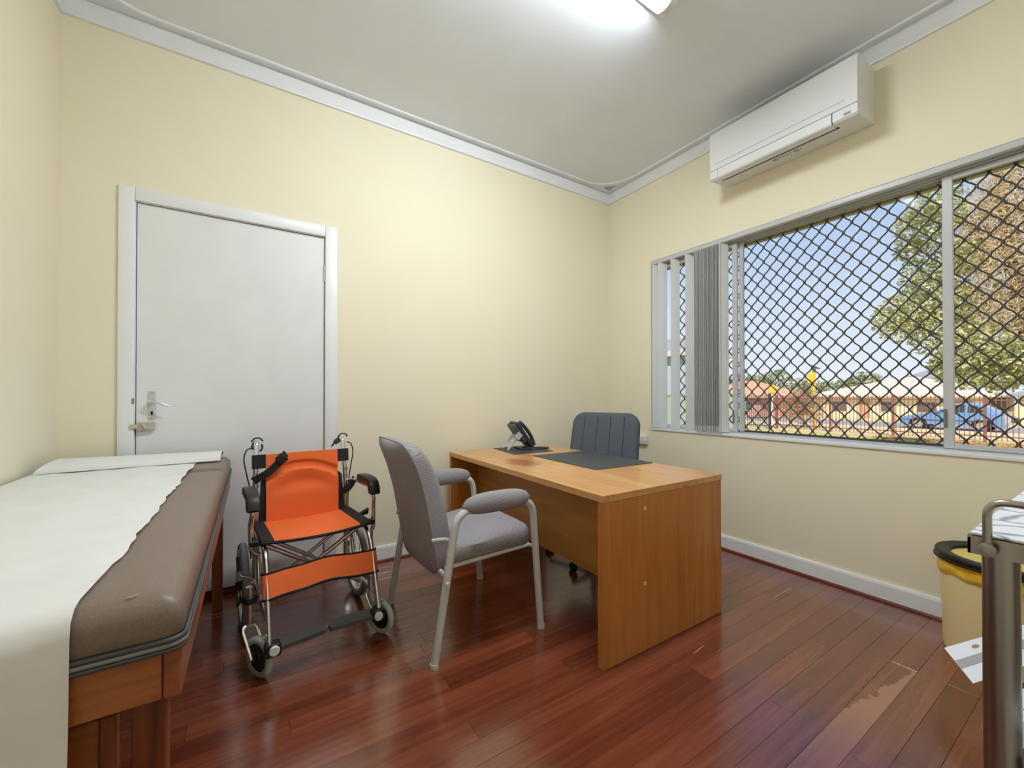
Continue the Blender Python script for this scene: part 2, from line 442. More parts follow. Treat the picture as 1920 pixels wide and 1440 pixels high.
for (cx, cy, sx_, sy_) in ((0, 0, -1, -1), (XL, 0, 1, -1)):
    for k, (q, L) in enumerate(((0.085, 0.018), (0.105, 0.044), (0.125, 0.070), (0.145, 0.094))):
        # short slots across the corner
        mbs = MB(); m4 = Matrix.Translation((cx + sx_ * q * 0.72, cy + sy_ * q * 0.72, 2.9995)) @ Matrix.Rotation(math.atan2(-sx_ * sy_, 1) if False else (-PI / 4 if sx_ * sy_ > 0 else PI / 4), 4, 'Z')
        mbs.box(-L / 2, L / 2, -0.0024, 0.0024, -0.0012, 0.002, m=m4)
        mbs.build('vent_slot', M['dark'], ceil)

# ---- skirting boards with jarrah quad at the floor
def skirting(name, lo, hi, axis, wallpos, sgn, label):
    pr = [(0, 0.0), (0.017, 0.0), (0.017, 0.086), (0.013, 0.099), (0, 0.099)]
    o = MB().prism([(wallpos + sgn * d, z + 0.0005) for d, z in pr], lo, hi, axis).build(name, M['trim']); tag(o, label, 'skirting board', kind='structure')
    qp = [(0.0172, 0.0004)] + [(0.0172 + 0.012 * math.cos(a), 0.0004 + 0.014 * math.sin(a)) for a in (0, PI / 8, PI / 4, 3 * PI / 8, PI / 2)]
    MB().prism([(wallpos + sgn * d, z) for d, z in qp], lo, hi, axis).build('quad_moulding', M['quad'], o)
skirting('baseboard_back', -2.399, 0.0, 'x', 0.0, -1, 'white skirting board behind the desk')
skirting('baseboard_right', YF, -0.03, 'y', 0.0, -1, 'white skirting board under the window')
skirting('baseboard_left', YF, -0.03, 'y', XL, 1, 'white skirting board behind the examination couch')

# ---- door
door = empty('door_1', (-2.909, 0.0, 0.0)); tag(door, 'flat white door with lever handle and small bolt', 'door', kind='structure')
MB().box(-3.3432, -2.4748, 0.006, 0.050, 0.034, 2.0742, 0.0012).build('door_leaf', M['door'], door, True)
for (a, b_, z0, z1) in ((DX0 + 0.0005, -3.3465, 0.027, 2.0775), (-2.4715, DX1 - 0.0005, 0.027, 2.0775), (DX0 + 0.0005, DX1 - 0.0005, 2.0775, DT - 0.0005)):
    MB().box(a, b_, -0.001, 0.069, z0, z1).build('jamb', M['trim'], door, True)
MB().box(DX0 + 0.001, DX1 - 0.001, -0.004, 0.068, 0.0002, 0.026, 0.002).build('threshold', M['quad'], door, True)
for (a, b_, z0, z1) in ((-3.411, DX0 + 0.004, 0.0005, 2.146), (DX1 - 0.004, -2.401, 0.0005, 2.146), (DX0 + 0.004, DX1 - 0.004, 2.083 - 0.004, 2.146)):
    MB(40).box(a, b_, -0.016, -0.0002, z0, z1, 0.005, 2).build('architrave', M['trim'], door, True)
plate = MB(40); po = rrect(-3.297, -3.268, 0.976, 1.119, (0.010, 0.010, 0.007, 0.007), 4)
plate.prism(po, 0.001, 0.0058, 'y'); plate = plate.build('handle_plate', M['steel_b'] if 'steel_b' in M else M['alu'], door, True)
MB(50).lathe([(0.011, 0.0), (0.0105, -0.03), (0.009, -0.042)], (-3.283, 0.004, 1.066), 'y', 14).build('spindle_rose', M['chrome'], plate, True)
MB(50).tube(catmull([(-3.290, -0.036, 1.068), (-3.275, -0.040, 1.067), (-3.245, -0.044, 1.058), (-3.207, -0.040, 1.041)], 5), [0.009, 0.0085, 0.008, 0.0075, 0.007, 0.007, 0.0065, 0.0065, 0.006, 0.006, 0.0055, 0.0055, 0.005, 0.005, 0.005, 0.004], 10, sq=(1, 0.75)).build('lever', M['chrome'], plate, True)
MB().prism([(-3.2855, 1.004), (-3.2855, 0.996), (-3.2795, 0.996), (-3.2795, 1.004), (-3.2775, 1.008), (-3.2780, 1.014), (-3.2825, 1.017), (-3.287, 1.014), (-3.2875, 1.008)], 0.0002, 0.0015, 'y').build('keyhole', M['dark'], plate, True)
for zz in (1.110, 0.983): MB(40).lathe([(0.0035, 0.001), (0.003, -0.0005)], (-3.2825, 0, zz), 'y', 8).build('screw', M['steel'], plate, True)
M['beige'] = base_mat('beige_enamel', (196, 184, 170), 0.4, 0.2)[0]
bolt = MB(30).box(-3.340, -3.270, -0.016, 0.0058, 0.919, 0.961, 0.002).build('bolt_plate', M['beige'], door, True)
MB(30).box(-3.362, -3.330, -0.0245, -0.0164, 0.930, 0.952, 0.002).build('bolt_bar', M['beige'], bolt, True)
MB(30).box(-0.006, 0.006, -0.025, -0.0162, -0.017, 0.017, 0.003, m=Matrix.Translation((-3.308, 0, 0.940)) @ Matrix.Rotation(-0.55, 4, 'Y')).build('bolt_knob', M['beige'], bolt, True)
MB().box(-3.356, -3.347, -0.0175, -0.014, 1.055, 1.083).build('strike_plate', M['steel'], door, True)
for zz in (1.853, 0.25):
    h = MB(40)
    h.lathe([(0.0062, -0.05), (0.0062, 0.05)], (-2.470, 0.002, zz), 'z', 12)
    h.build('hinge', M['trim'], door, True)
    MB().box(-2.483, -2.4745, 0.0045, 0.0059, zz - 0.05, zz + 0.05).build('hinge_leaf', M['alu'], door, True)

# ---- window: aluminium frame, two sliding sashes, fixed centre pane
win = empty('window_1', (0.06, -1.70, 0.8)); tag(win, 'wide white aluminium sliding window', 'window', kind='structure')
MB(40).box(-0.009, 0.118, WY1, WY0, WZ0 - 0.002, 0.825, 0.003, 2).build('window_sill', M['trim'], win, True)
fr = MB().box(0.050, 0.118, WY1, WY0, 2.205, WZ1).box(0.050, 0.056, WY1, WY0, 2.19, 2.205).box(0.080, 0.086, WY1, WY0, 2.185, 2.205).box(0.11, 0.118, WY1, WY0, 2.185, 2.205)
fr.build('frame_head', M['alu'], win, True)
MB().box(0.050, 0.118, WY0 - 0.012, WY0, 0.825, 2.205).build('frame_jamb', M['alu'], win, True)
MB().box(0.050, 0.118, WY1, WY1 + 0.012, 0.825, 2.205).build('frame_jamb', M['alu'], win, True)
MB().box(0.050, 0.056, WY1 + .012, WY0 - .012, 0.825, 0.833).box(0.080, 0.086, WY1 + .012, WY0 - .012, 0.825, 0.833).box(0.11, 0.118, WY1 + .012, WY0 - .012, 0.825, 0.836).build('frame_track', M['alu'], win, True)
def sash(y_hi, y_lo, x0, x1, stile, rail, handle_y, hz):
    s = empty('sash', (x0, (y_hi + y_lo) / 2 - 0, 0.0), parent=None); s.parent = win; s.location = Vector((x0, (y_hi + y_lo) / 2, 0)) - Vector(win.location); WM[s.name] = Matrix.Translation((x0, (y_hi + y_lo) / 2, 0))
    for (a, b_) in ((y_hi - stile, y_hi), (y_lo, y_lo + stile)):
        MB(30).box(x0, x1, a, b_, 0.834, 2.189, 0.002).build('stile', M['alu'], s, True)
    MB(30).box(x0, x1, y_lo + stile, y_hi - stile, 0.834, 0.834 + rail, 0.002).build('bottom_rail', M['alu'], s, True)
    MB(30).box(x0, x1, y_lo + stile, y_hi - stile, 2.189 - 0.026, 2.189, 0.002).build('top_rail', M['alu'], s, True)
    MB().box((x0 + x1) / 2 - 0.002, (x0 + x1) / 2 + 0.002, y_lo + stile - 0.003, y_hi - stile + 0.003, 0.834 + rail - 0.003, 2.166).build('pane', M['glass'], s, True)
    MB(30).box(x0 - 0.007, x0 - 0.0002, handle_y - 0.006, handle_y + 0.006, hz - 0.045, hz + 0.045, 0.002).build('sash_handle', M['alu_grey'], s, True)
    return s
M['alu_grey'] = base_mat('grey_aluminium', (128, 130, 134), 0.4, 0.3)[0]
sash(-0.492, -1.172, 0.058, 0.079, 0.034, 0.024, -1.146, 0.945)
sash(-2.196, -2.910, 0.058, 0.079, 0.037, 0.026, -2.204, 0.985)
ctr = empty('fixed_pane', (0, 0, 0)); ctr.parent = win; ctr.location = Vector((0.09, -1.69, 0.0)) - Vector(win.location); WM[ctr.name] = Matrix.Translation((0.09, -1.69, 0))
for (a, b_) in ((-1.200, -1.172), (-2.222, -2.196)): MB(30).box(0.0870, 0.1085, a, b_, 0.838, 2.184, 0.002).build('mullion', M['alu'], ctr, True)
MB().box(0.096, 0.100, -2.198, -1.198, 0.838, 2.184).build('pane', M['glass'], ctr, True)

# ---- security grille outside the glass: one object for each bent bar
M['grille'] = base_mat('charcoal_powdercoat', (86, 84, 80), 0.5, 0.2)[0]
gr = empty('security_grille', (0.135, -1.70, 0.83)); tag(gr, 'charcoal diamond mesh security grille outside the window', 'grille')
def wire_mesh():
    mb = MB(); A = 0.0172; z0, z1 = -0.455, 0.975; n = int((z1 - z0) / 0.1 * 12)
    pts = []
    for i in range(n + 1):
        z = z0 + (z1 - z0) * i / n; s_ = math.cos(2 * PI * z / 0.1)
        q = s_ * 1.08
        pts.append((0, A * max(-1, min(1, q)), z))
    mb.tube(pts, 1.0, 6, sq=(0.0042, 0.0028) if False else (0.0050, 0.0039))
    k = math.ceil(z0 / 0.1)
    while k * 0.1 < z1:
        z = k * 0.1; k += 1
        mb.box(-0.0055, 0.0055, A - 0.003, A + 0.0098, z - 0.0085, z + 0.0085, 0.003)
    return mb
m0 = wire_mesh().mesh('grille_wire'); m0.materials.append(M['grille'])
ncol = 0
for j in range(-30, 40):
    yc = -1.891 - 0.041 * (j + 0.5)
    if yc > WY0 - 0.005 or yc < WY1 + 0.02: continue
    o = bpy.data.objects.new('grille_wire', m0); COL.objects.link(o); o.parent = gr
    o.location = Vector((0.135, yc, 1.221 + (0.05 if j % 2 else 0.0))) - Vector(gr.location); WM[o.name] = Matrix.Identity(4); ncol += 1
for (a, b_, z0, z1) in ((WY1, WY0, 2.19, 2.215), (WY1, WY0, 0.762, 0.848), (WY1, WY1 + 0.02, 0.848, 2.19), (WY0 - 0.02, WY0, 0.848, 2.19)):
    MB().box(0.127, 0.143, a, b_, z0, z1).build('grille_frame', M['grille'], gr, True)

# ---- vertical blind pushed to the left
def cloth_mat(name, col, tl=0.35):
    m, nt, b = base_mat(name, col, 0.85, 0, 0, 0.2)
    o = nt.nodes['Material Output']; t = N_(nt, 'ShaderNodeBsdfTranslucent'); t.inputs[0].default_value = lin(col); mx = N_(nt, 'ShaderNodeMixShader'); mx.inputs[0].default_value = tl
    nt.links.new(b.outputs[0], mx.inputs[1]); nt.links.new(t.outputs[0], mx.inputs[2]); nt.links.new(mx.outputs[0], o.inputs['Surface'])
    mp = coords(nt, (1, 1, 1)); ns = N_(nt, 'ShaderNodeTexNoise'); ns.inputs['Scale'].default_value = 700; nt.links.new(mp.outputs[0], ns.inputs['Vector']); bump(nt, b, ns.outputs['Fac'], 0.15, 0.0005)
    return m
M['vane'] = cloth_mat('white_blind_cloth', (244, 245, 246), 0.12)
bl = empty('vertical_blind', (0.0175, -1.7, 2.20)); tag(bl, 'white vertical blind drawn to the left of the window', 'blind')
MB(30).box(0.0005, 0.036, WY1 + 0.004, WY0 - 0.002, 2.198, 2.2305, 0.003, 2).box(0.0085, 0.028, WY1 + 0.006, WY0 - 0.004, 2.1955, 2.199).build('head_rail', M['alu'], bl, True)
vm = MB(30); vm.box(-0.0425, 0.0425, -0.0005, 0.0005, 0.0, 1.362).box(-0.0435, 0.0435, -0.0016, 0.0016, 0.0, 0.042, 0.001)
vme = vm.mesh('vane'); vme.materials.append(M['vane'])
cs = [-0.527, -0.586, -0.705, -0.834] + [-0.888 - 0.0098 * k for k in range(22)] + [-1.104]
rv = random.Random(3)
for i, c in enumerate(cs):
    o = bpy.data.objects.new('vane', vme); COL.objects.link(o); o.parent = bl
    o.location = Vector((0.0115, c, 0.829)) - Vector(bl.location)
    o.rotation_euler = (0, 0, (math.atan2(-0.026, 0.085) if i < 4 or i == len(cs) - 1 else 0.24 + rv.uniform(-0.06, 0.06)))
    WM[o.name] = Matrix.Identity(4)
cord = MB(60).tube([(-0.006, -1.128, 2.195), (-0.006, -1.130, 1.6), (-0.006, -1.131, 1.36), (-0.006, -1.135, 1.345), (-0.006, -1.139, 1.36), (-0.006, -1.140, 1.6), (-0.006, -1.140, 2.195)], 0.0011, 6)
cord.build('pull_cord', M['alu'], bl, True)

# ---- wall-mounted air conditioner
M['ac'] = base_mat('glossy_white_plastic', (230, 231, 232), 0.22)[0]
M['acg'] = base_mat('grey_groove', (150, 151, 153), 0.5)[0]
ac = empty('air_conditioner', (-0.0005, -1.555, 2.545)); tag(ac, 'white split air conditioner on the wall above the window', 'air conditioner')
Y0, Y1 = -1.955, -1.155
MB(30).prism([(-0.0005, 2.572), (-0.228, 2.546), (-0.2335, 2.552), (-0.2335, 2.845), (-0.222, 2.866), (-0.0005, 2.866)], Y0, Y1, 'y').build('body', M['ac'], ac, True)
MB(30).prism([(-0.2337, 2.608), (-0.2415, 2.608), (-0.2415, 2.848), (-0.2385, 2.856), (-0.2337, 2.856)], Y0 + 0.001, Y1 - 0.001, 'y').build('front_panel', M['ac'], ac, True)
MB().box(-0.2422, -0.2413, -1.900, -1.190, 2.642, 2.6445).build('panel_groove', M['acg'], ac, True)
MB(30).prism([(-0.2337, 2.604), (-0.240, 2.604), (-0.240, 2.554), (-0.234, 2.546), (-0.175, 2.549), (-0.175, 2.5525), (-0.2337, 2.5475)], -1.842, -1.212, 'y').build('air_flap', M['ac'], ac, True)
for a, b_ in ((Y0 + 0.001, -1.846), (-1.209, Y1 - 0.001)):
    MB(30).prism([(-0.2337, 2.604), (-0.2395, 2.604), (-0.2395, 2.556), (-0.2337, 2.551)], a, b_, 'y').build('end_panel', M['ac'], ac, True)
MB().prism([(-0.1745, 2.5517), (-0.1745, 2.5490), (-0.1605, 2.5506), (-0.1605, 2.5533)], -1.852, -1.206, 'y').build('air_slot', M['dark'], ac, True)
MB().prism([(-0.2337, 2.604), (-0.2392, 2.604), (-0.2392, 2.553), (-0.2337, 2.547)], -1.8458, -1.8424, 'y').build('flap_gap', M['dark'], ac, True)
MB().box(-0.2405, -0.2393, -1.925, -1.895, 2.562, 2.576).build('display_window', M['acg'], ac, True)
for k, (a, L) in enumerate(((-1.500, 0.022), (-1.532, 0.012), (-1.552, 0.010), (-1.572, 0.008), (-1.590, 0.010), (-1.612, 0.026), (-1.646, 0.006))):
    MB().prism([(-0.132, 2.5558), (-0.132, 2.5552), (-0.132 + (0.028 if k in (0, 5) else 0.018), 2.5569), (-0.132 + (0.028 if k in (0, 5) else 0.018), 2.5575)], a - L, a, 'y').build('printed_mark', M['acg'], ac, True)

# ---- fluorescent fitting on the ceiling
lf = empty('ceiling_light', (-1.80, -1.517, 3.0)); tag(lf, 'white fluorescent batten light on the ceiling', 'light')
M['tube'] = emit_mat('lit_diffuser', (0.865, 0.938, 1.0), LAMP)
hw = 0.048
def lsec(k=1.0, d=0.066): return [(-1.517 + k * hw * math.cos(a), 2.9992 - d * max(0.0, math.sin(a)) ** 0.75) for a in [PI * i / 14 for i in range(15)]]
MB(40).box(-2.40, -1.205, -1.517 - 0.058, -1.517 + 0.058, 2.966, 2.9995, 0.003).build('batten_body', M['whitep'], lf, True)
MB(40).prism([(a_, z_ - 0.0336) for a_, z_ in lsec(0.90, 0.030)], -2.39, -1.222, 'x').build('diffuser', M['tube'], lf, True)
for a, b_ in ((-1.2048, -1.168), (-2.437, -2.4002)):
    MB(40).prism(lsec(1.19, 0.068), a, b_, 'x').build('end_cap', M['whitep'], lf, True)

# ---- power outlet with plug and lead
M['outlet'] = base_mat('outlet_white', (228, 229, 226), 0.4)[0]
po_ = empty('power_outlet', (-0.0005, -0.388, 0.715)); tag(po_, 'white double power outlet on the wall below the blind', 'power outlet')
MB(40).box(-0.036, -0.0005, -0.448, -0.328, 0.680, 0.752, 0.004, 2).build('outlet_box', M['outlet'], po_, True)
for yy in (-0.352, -0.420): MB(30).box(-0.040, -0.0362, yy - 0.010, yy + 0.010, 0.728, 0.744, 0.0015).build('switch', M['outlet'], po_, True)
for yy in (-0.352, -0.420):
    for (dy, rz_) in ((-0.007, 0.5), (0.007, -0.5)):
        MB().box(-0.0368, -0.0359, -0.001, 0.001, -0.004, 0.004, m=Matrix.Translation((0, yy + dy, 0.708)) @ Matrix.Rotation(rz_, 4, 'X')).build('socket_slot', M['dark'], po_, True)
plug = MB(50); plug.lathe([(0.012, -0.0365), (0.013, -0.055), (0.009, -0.066), (0.004, -0.072)], (0, -0.352, 0.702), 'x', 14)
pl = plug.build('power_plug', M['black']); tag(pl, 'black plug and lead hanging at the power outlet', 'plug')
MB(60).tube(catmull([(-0.070, -0.352, 0.702), (-0.095, -0.350, 0.692), (-0.10, -0.345, 0.62), (-0.075, -0.33, 0.35), (-0.07, -0.31, 0.05), (-0.10, -0.25, 0.006), (-0.20, -0.18, 0.0045)], 6), 0.0035, 8).build('lead', M['black'], pl, True)
# ================================================================== FURNITURE
# ---- desk
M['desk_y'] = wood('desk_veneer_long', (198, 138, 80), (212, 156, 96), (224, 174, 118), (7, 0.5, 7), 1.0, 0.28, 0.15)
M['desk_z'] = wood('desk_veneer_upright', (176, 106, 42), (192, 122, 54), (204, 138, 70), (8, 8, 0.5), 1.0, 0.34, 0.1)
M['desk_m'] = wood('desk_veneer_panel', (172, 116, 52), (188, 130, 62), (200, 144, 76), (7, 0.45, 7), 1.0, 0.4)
desk = empty('desk', (-1.2565, -0.8315, 0)); tag(desk, 'orange-brown wooden desk with panel ends and modesty panel', 'desk')
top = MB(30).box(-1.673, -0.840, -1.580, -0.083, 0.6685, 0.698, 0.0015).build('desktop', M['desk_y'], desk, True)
# darker red ring-shaped wear on the top
nt = M['desk_y'].node_tree; b = nt.nodes['Principled BSDF']; src = b.inputs['Base Color'].links[0].from_socket
mt = M['desk_y'].copy(); mt.name = 'desktop_veneer_worn'; nt = mt.node_tree; b = nt.nodes['Principled BSDF']; src = b.inputs['Base Color'].links[0].from_socket
tcd = N_(nt, 'ShaderNodeTexCoord'); mpd = N_(nt, 'ShaderNodeMapping'); mpd.inputs['Location'].default_value = (0.235 * 10, -0.095 * 7, 0); mpd.inputs['Scale'].default_value = (10, 7, 0.01)
nt.links.new(tcd.outputs['Object'], mpd.inputs['Vector']); ln = N_(nt, 'ShaderNodeVectorMath', operation='LENGTH'); nt.links.new(mpd.outputs[0], ln.inputs[0])
nzd = N_(nt, 'ShaderNodeTexNoise'); nzd.inputs['Scale'].default_value = 16; nzd.inputs['Detail'].default_value = 4; nt.links.new(tcd.outputs['Object'], nzd.inputs['Vector'])
ad = N_(nt, 'ShaderNodeMath', operation='MULTIPLY_ADD'); ad.inputs[1].default_value = 1.3; nt.links.new(nzd.outputs['Fac'], ad.inputs[0]); nt.links.new(ln.outputs['Value'], ad.inputs[2])
mr = N_(nt, 'ShaderNodeMapRange'); mr.inputs['From Min'].default_value = 1.70; mr.inputs['From Max'].default_value = 1.40; mr.inputs['To Max'].default_value = 0.8; nt.links.new(ad.outputs[0], mr.inputs['Value'])
mxd = N_(nt, 'ShaderNodeMix', data_type='RGBA'); mxd.inputs['B'].default_value = lin((172, 88, 46)); nt.links.new(mr.outputs[0], mxd.inputs['Factor']); nt.links.new(src, mxd.inputs['A']); nt.links.new(mxd.outputs['Result'], b.inputs['Base Color'])
top.data.materials[0] = mt
for (a, b_) in ((-1.578, -1.548), (-0.115, -0.085)):
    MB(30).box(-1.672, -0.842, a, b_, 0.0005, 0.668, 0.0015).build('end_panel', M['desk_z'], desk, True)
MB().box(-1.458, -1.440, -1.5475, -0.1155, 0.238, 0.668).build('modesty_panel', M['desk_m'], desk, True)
M['cap'] = base_mat('cream_screw_cap', (226, 220, 206), 0.4)[0]
for zz in (0.612, 0.290): MB(50).lathe([(0.0085, 0.0), (0.0075, -0.002)], (-1.423, -1.5783, zz), 'y', 16).build('screw_cap', M['cap'], desk, True)

# ---- desk mats
M['mat'] = noisy('dark_grey_mat', (62, 66, 68), (70, 74, 76), 500, 0.55, bs=0.15, bd=0.0004)
def quad_prism(p, z0, z1): return MB().prism(p, z0, z1, 'z')
o = quad_prism([(-1.290, -0.562), (-1.300, -1.158), (-0.855, -1.172), (-0.848, -0.575)], 0.6985, 0.7015).build('desk_mat', M['mat']); tag(o, 'large dark grey desk mat in front of the office chair', 'desk mat', 'dark desk mats')
o = quad_prism([(-1.325, -0.100), (-1.362, -0.450), (-1.035, -0.458), (-0.995, -0.108)], 0.6985, 0.7010).build('desk_mat', M['mat']); tag(o, 'small dark grey mat under the desk phone', 'desk mat', 'dark desk mats')

# ---- desk phone on a silver easel foot, seen from behind
M['phone'] = base_mat('blue_black_plastic', (44, 50, 64), 0.35)[0]
M['phone_back'] = base_mat('dark_grey_plastic', (74, 74, 72), 0.5)[0]
M['silver'] = base_mat('silver_plastic', (186, 188, 194), 0.35, 0.1)[0]
ph = empty('desk_phone', (-1.175, -0.240, 0.7012), math.radians(-13)); tag(ph, 'black desk phone with handset on a silver foot', 'telephone')
# body: tilted slab, local x towards the user, z up
tilt = math.radians(56)
bm_ = Matrix.Translation((0.055, 0, 0.010)) @ Matrix.Rotation(tilt, 4, 'Y')       # slab runs along local -x and is tilted up
MB(30).box(-0.215, 0.0, -0.085, 0.085, 0.006, 0.030, 0.005, 2, m=bm_).build('body', M['phone'], ph)
MB(30).box(-0.212, -0.060, -0.080, 0.080, -0.020, 0.006, 0.005, 1, m=bm_).build('rear_cover', M['phone_back'], ph)
MB(30).box(-0.200, -0.150, -0.030, 0.070, 0.030, 0.0325, 0.001, m=bm_).build('screen', M['phone_back'], ph)
for r_ in range(4):
    for c_ in range(3): MB().box(-0.125 + r_ * 0.022, -0.110 + r_ * 0.022, -0.015 + c_ * 0.028, 0.005 + c_ * 0.028, 0.030, 0.033, m=bm_).build('key', M['silver'], ph)
hp = [(-0.205, -0.062, 0.036), (-0.19, -0.062, 0.044), (-0.14, -0.062, 0.053), (-0.10, -0.062, 0.055), (-0.06, -0.062, 0.052), (-0.02, -0.062, 0.044), (-0.004, -0.062, 0.036)]
MB(60).tube([bm_ @ Vector(p) for p in catmull(hp, 5)], [0.020] * 3 + [0.017] * 25 + [0.020] * 3, 12, sq=(0.75, 1.0)).build('handset', M['phone'], ph)
for hx in (-0.185, -0.022): MB(50).lathe([(0.021, 0.030), (0.019, 0.044)], (0, 0, 0), 'z', 14).__class__
for hx in (-0.185, -0.022): MB(40).box(hx - 0.018, hx + 0.018, -0.080, -0.044, 0.030, 0.046, 0.006, 2, m=bm_).build('handset_cup', M['phone'], ph)
# silver easel foot: two side rails and cross plates with an opening
fm = Matrix.Translation((-0.118, 0, 0.002)) @ Matrix.Rotation(math.radians(-50), 4, 'Y')
ft = MB(30)
ft.box(0.0, 0.155, -0.075, -0.045, -0.004, 0.004, 0.001, m=fm); ft.box(0.0, 0.155, 0.045, 0.075, -0.004, 0.004, 0.001, m=fm)
ft.box(0.02, 0.060, -0.045, 0.045, -0.004, 0.004, 0.001, m=fm); ft.box(0.105, 0.155, -0.045, 0.045, -0.004, 0.004, 0.001, m=fm)
ft.box(0.10, 0.150, -0.090, -0.082, -0.012, 0.030, 0.001, m=fm)
ft.build('easel_foot', M['silver'], ph)
MB(30).box(-0.02, 0.075, -0.080, 0.080, 0.0005, 0.012, 0.003).build('front_foot', M['phone'], ph)
lp = [(0.07, -0.075, 0.007), (0.13, -0.088, 0.006), (0.19, -0.075, 0.006), (0.205, -0.045, 0.006), (0.18, -0.020, 0.006), (0.12, -0.012, 0.006), (0.075, -0.01, 0.007)]
MB(60).tube(catmull(lp, 6), 0.0055, 10).build('handset_cord', M['phone'], ph)

# ---- visitor armchair
M['frame'] = base_mat('pale_grey_enamel', (206, 207, 206), 0.38)[0]
M['tweed'] = weave('grey_dash_tweed', (146, 140, 146), (232, 229, 232), 120, 100, 0.55)
ch = empty('armchair', (-1.96, -0.89, 0)); tag(ch, 'grey tweed armchair with pale tubular frame facing the desk', 'chair')
def sidepath(Y): return fillet([(-2.228, Y, 0.003), (-2.128, Y, 0.612), (-1.745, Y, 0.616), (-1.695, Y, 0.003)], [0, 0.075, 0.075, 0], 8)
for k, Y in enumerate((-1.195, -0.585)):
    p = sidepath(Y)
    sf = MB(60).tube(p, 0.0165, 14).build('side_frame', M['frame'], ch, True)
    for e_ in (p[0], p[-1]):
        MB(50).lathe([(0.0175, 0.0005), (0.0185, 0.010), (0.0175, 0.020)], (e_.x, e_.y, 0), 'z', 14).build('foot_cap', M['frame_cap'] if 'frame_cap' in M else M['frame'], sf, True)
    # padded arm
    L = []; R = []
    for i in range(15):
        t = i / 14; L.append((-2.108 + 0.352 * t, Y, 0.628 + 0.004 * math.sin(PI * t))); R.append(max(0.006, (1 - abs(2 * t - 1) ** 3.2) ** 0.5))
    mb = MB(70); n = 18; vs_ = []; uv = []; fs = []
    for i, (q, rr) in enumerate(zip(L, R)):
        for k2 in range(n):
            a = 2 * PI * k2 / n; vs_.append((q[0], q[1] + 0.034 * rr * math.cos(a), q[2] + 0.046 * rr * math.sin(a))); uv.append((q[0], 0.04 * a))
    for i in range(14):
        for k2 in range(n):
            l = (k2 + 1) % n; fs.append((i * n + k2, i * n + l, (i + 1) * n + l, (i + 1) * n + k2))
    fs.append(tuple(range(n - 1, -1, -1))); fs.append(tuple(14 * n + k2 for k2 in range(n)))
    mb.add(vs_, fs, uv).build('arm_pad', M['tweed'], ch, True)
# seat
so = dense(rrect(-2.165, -1.695, -1.130, -0.650, 0.055, 6), 0.03)
def seat_place(u, v, d):
    t = (u + 2.165) / 0.47
    return (u + 0.0, v, d + 0.014 * t - 0.012 * math.exp(-((t - 0.35) / 0.25) ** 2) * (1 if d > 0.43 else 0))
MB(50).pad(so, [(0.10, 0.368), (0.012, 0.368), (0.0, 0.380), (0.0, 0.430), (0.008, 0.447), (0.030, 0.462), (0.070, 0.468), (0.14, 0.470), (0.20, 0.468)], seat_place).build('seat', M['tweed'], ch, True)
sfm = MB(40).tube(fillet([(-2.15, -1.118, 0.356), (-1.705, -1.118, 0.372), (-1.705, -0.662, 0.372), (-2.15, -0.662, 0.356)], 0.03, 4), 0.0095, 8)
sfm.tube([(-1.717, -1.195, 0.385), (-1.715, -1.118, 0.372)], 0.009, 8).tube([(-1.717, -0.585, 0.385), (-1.715, -0.662, 0.372)], 0.009, 8)
sfm.tube([(-2.168, -1.195, 0.345), (-2.160, -0.89, 0.345), (-2.168, -0.585, 0.345)], 0.010, 8)
sfm.build('seat_frame', M['frame'], ch, True)
for Y in (-1.195, -0.585):
    s_ = 1 if Y < -0.89 else -1
    MB(50).tube([(-2.150, Y, 0.495), (-2.165, Y + s_ * 0.04, 0.492), (-2.215, Y + s_ * 0.062, 0.489)], 0.008, 8, sq=(1.2, 0.6)).build('back_bracket', M['frame'], ch, True)
    MB(50).lathe([(0.010, 0.0), (0.008, -0.008 * s_)], (-2.178, Y - s_ * 0.0165, 0.330), 'y', 10).build('bolt', M['frame'], ch, True)
# backrest
def xe(z):
    T = [(0.26, -2.172), (0.35, -2.187), (0.50, -2.213), (0.65, -2.240), (0.77, -2.272), (0.86, -2.310), (0.93, -2.345)]
    for (z0, x0), (z1, x1) in zip(T, T[1:]):
        if z <= z1: t = (z - z0) / (z1 - z0); return x0 + (x1 - x0) * t
    return T[-1][1]
bo = dense(rrect(-1.118, -0.662, 0.312, 0.895, (0.09, 0.12, 0.07, 0.07), 8), 0.03)
def back_place(u, v, d):
    q = (u + 0.89) / 0.228; qz = (v - 0.59) / 0.305
    cen = max(0.0, 1 - q * q); th = 1.0 - 0.28 * max(0.0, qz) ** 2
    if d < 0: return (xe(v) + d * cen, u, v)
    return (xe(v) + d * th, u, v)
bk = MB(55).pad(bo, [(0.21, -0.040), (0.15, -0.040), (0.09, -0.040), (0.04, -0.036), (0.010, -0.012), (0.0, 0.006), (0.001, 0.012), (0.001, 0.070), (0.008, 0.085), (0.025, 0.096), (0.06, 0.102), (0.12, 0.103), (0.18, 0.101)], back_place).build('backrest', M['tweed'], ch, True)
M['pipe'] = base_mat('grey_piping', (150, 146, 150), 0.9)[0]
MB(60).tube([back_place(u * 1.0, v, 0.009) for u, v in bo], 0.0042, 6, closed=True).build('piping', M['pipe'], bk, True)

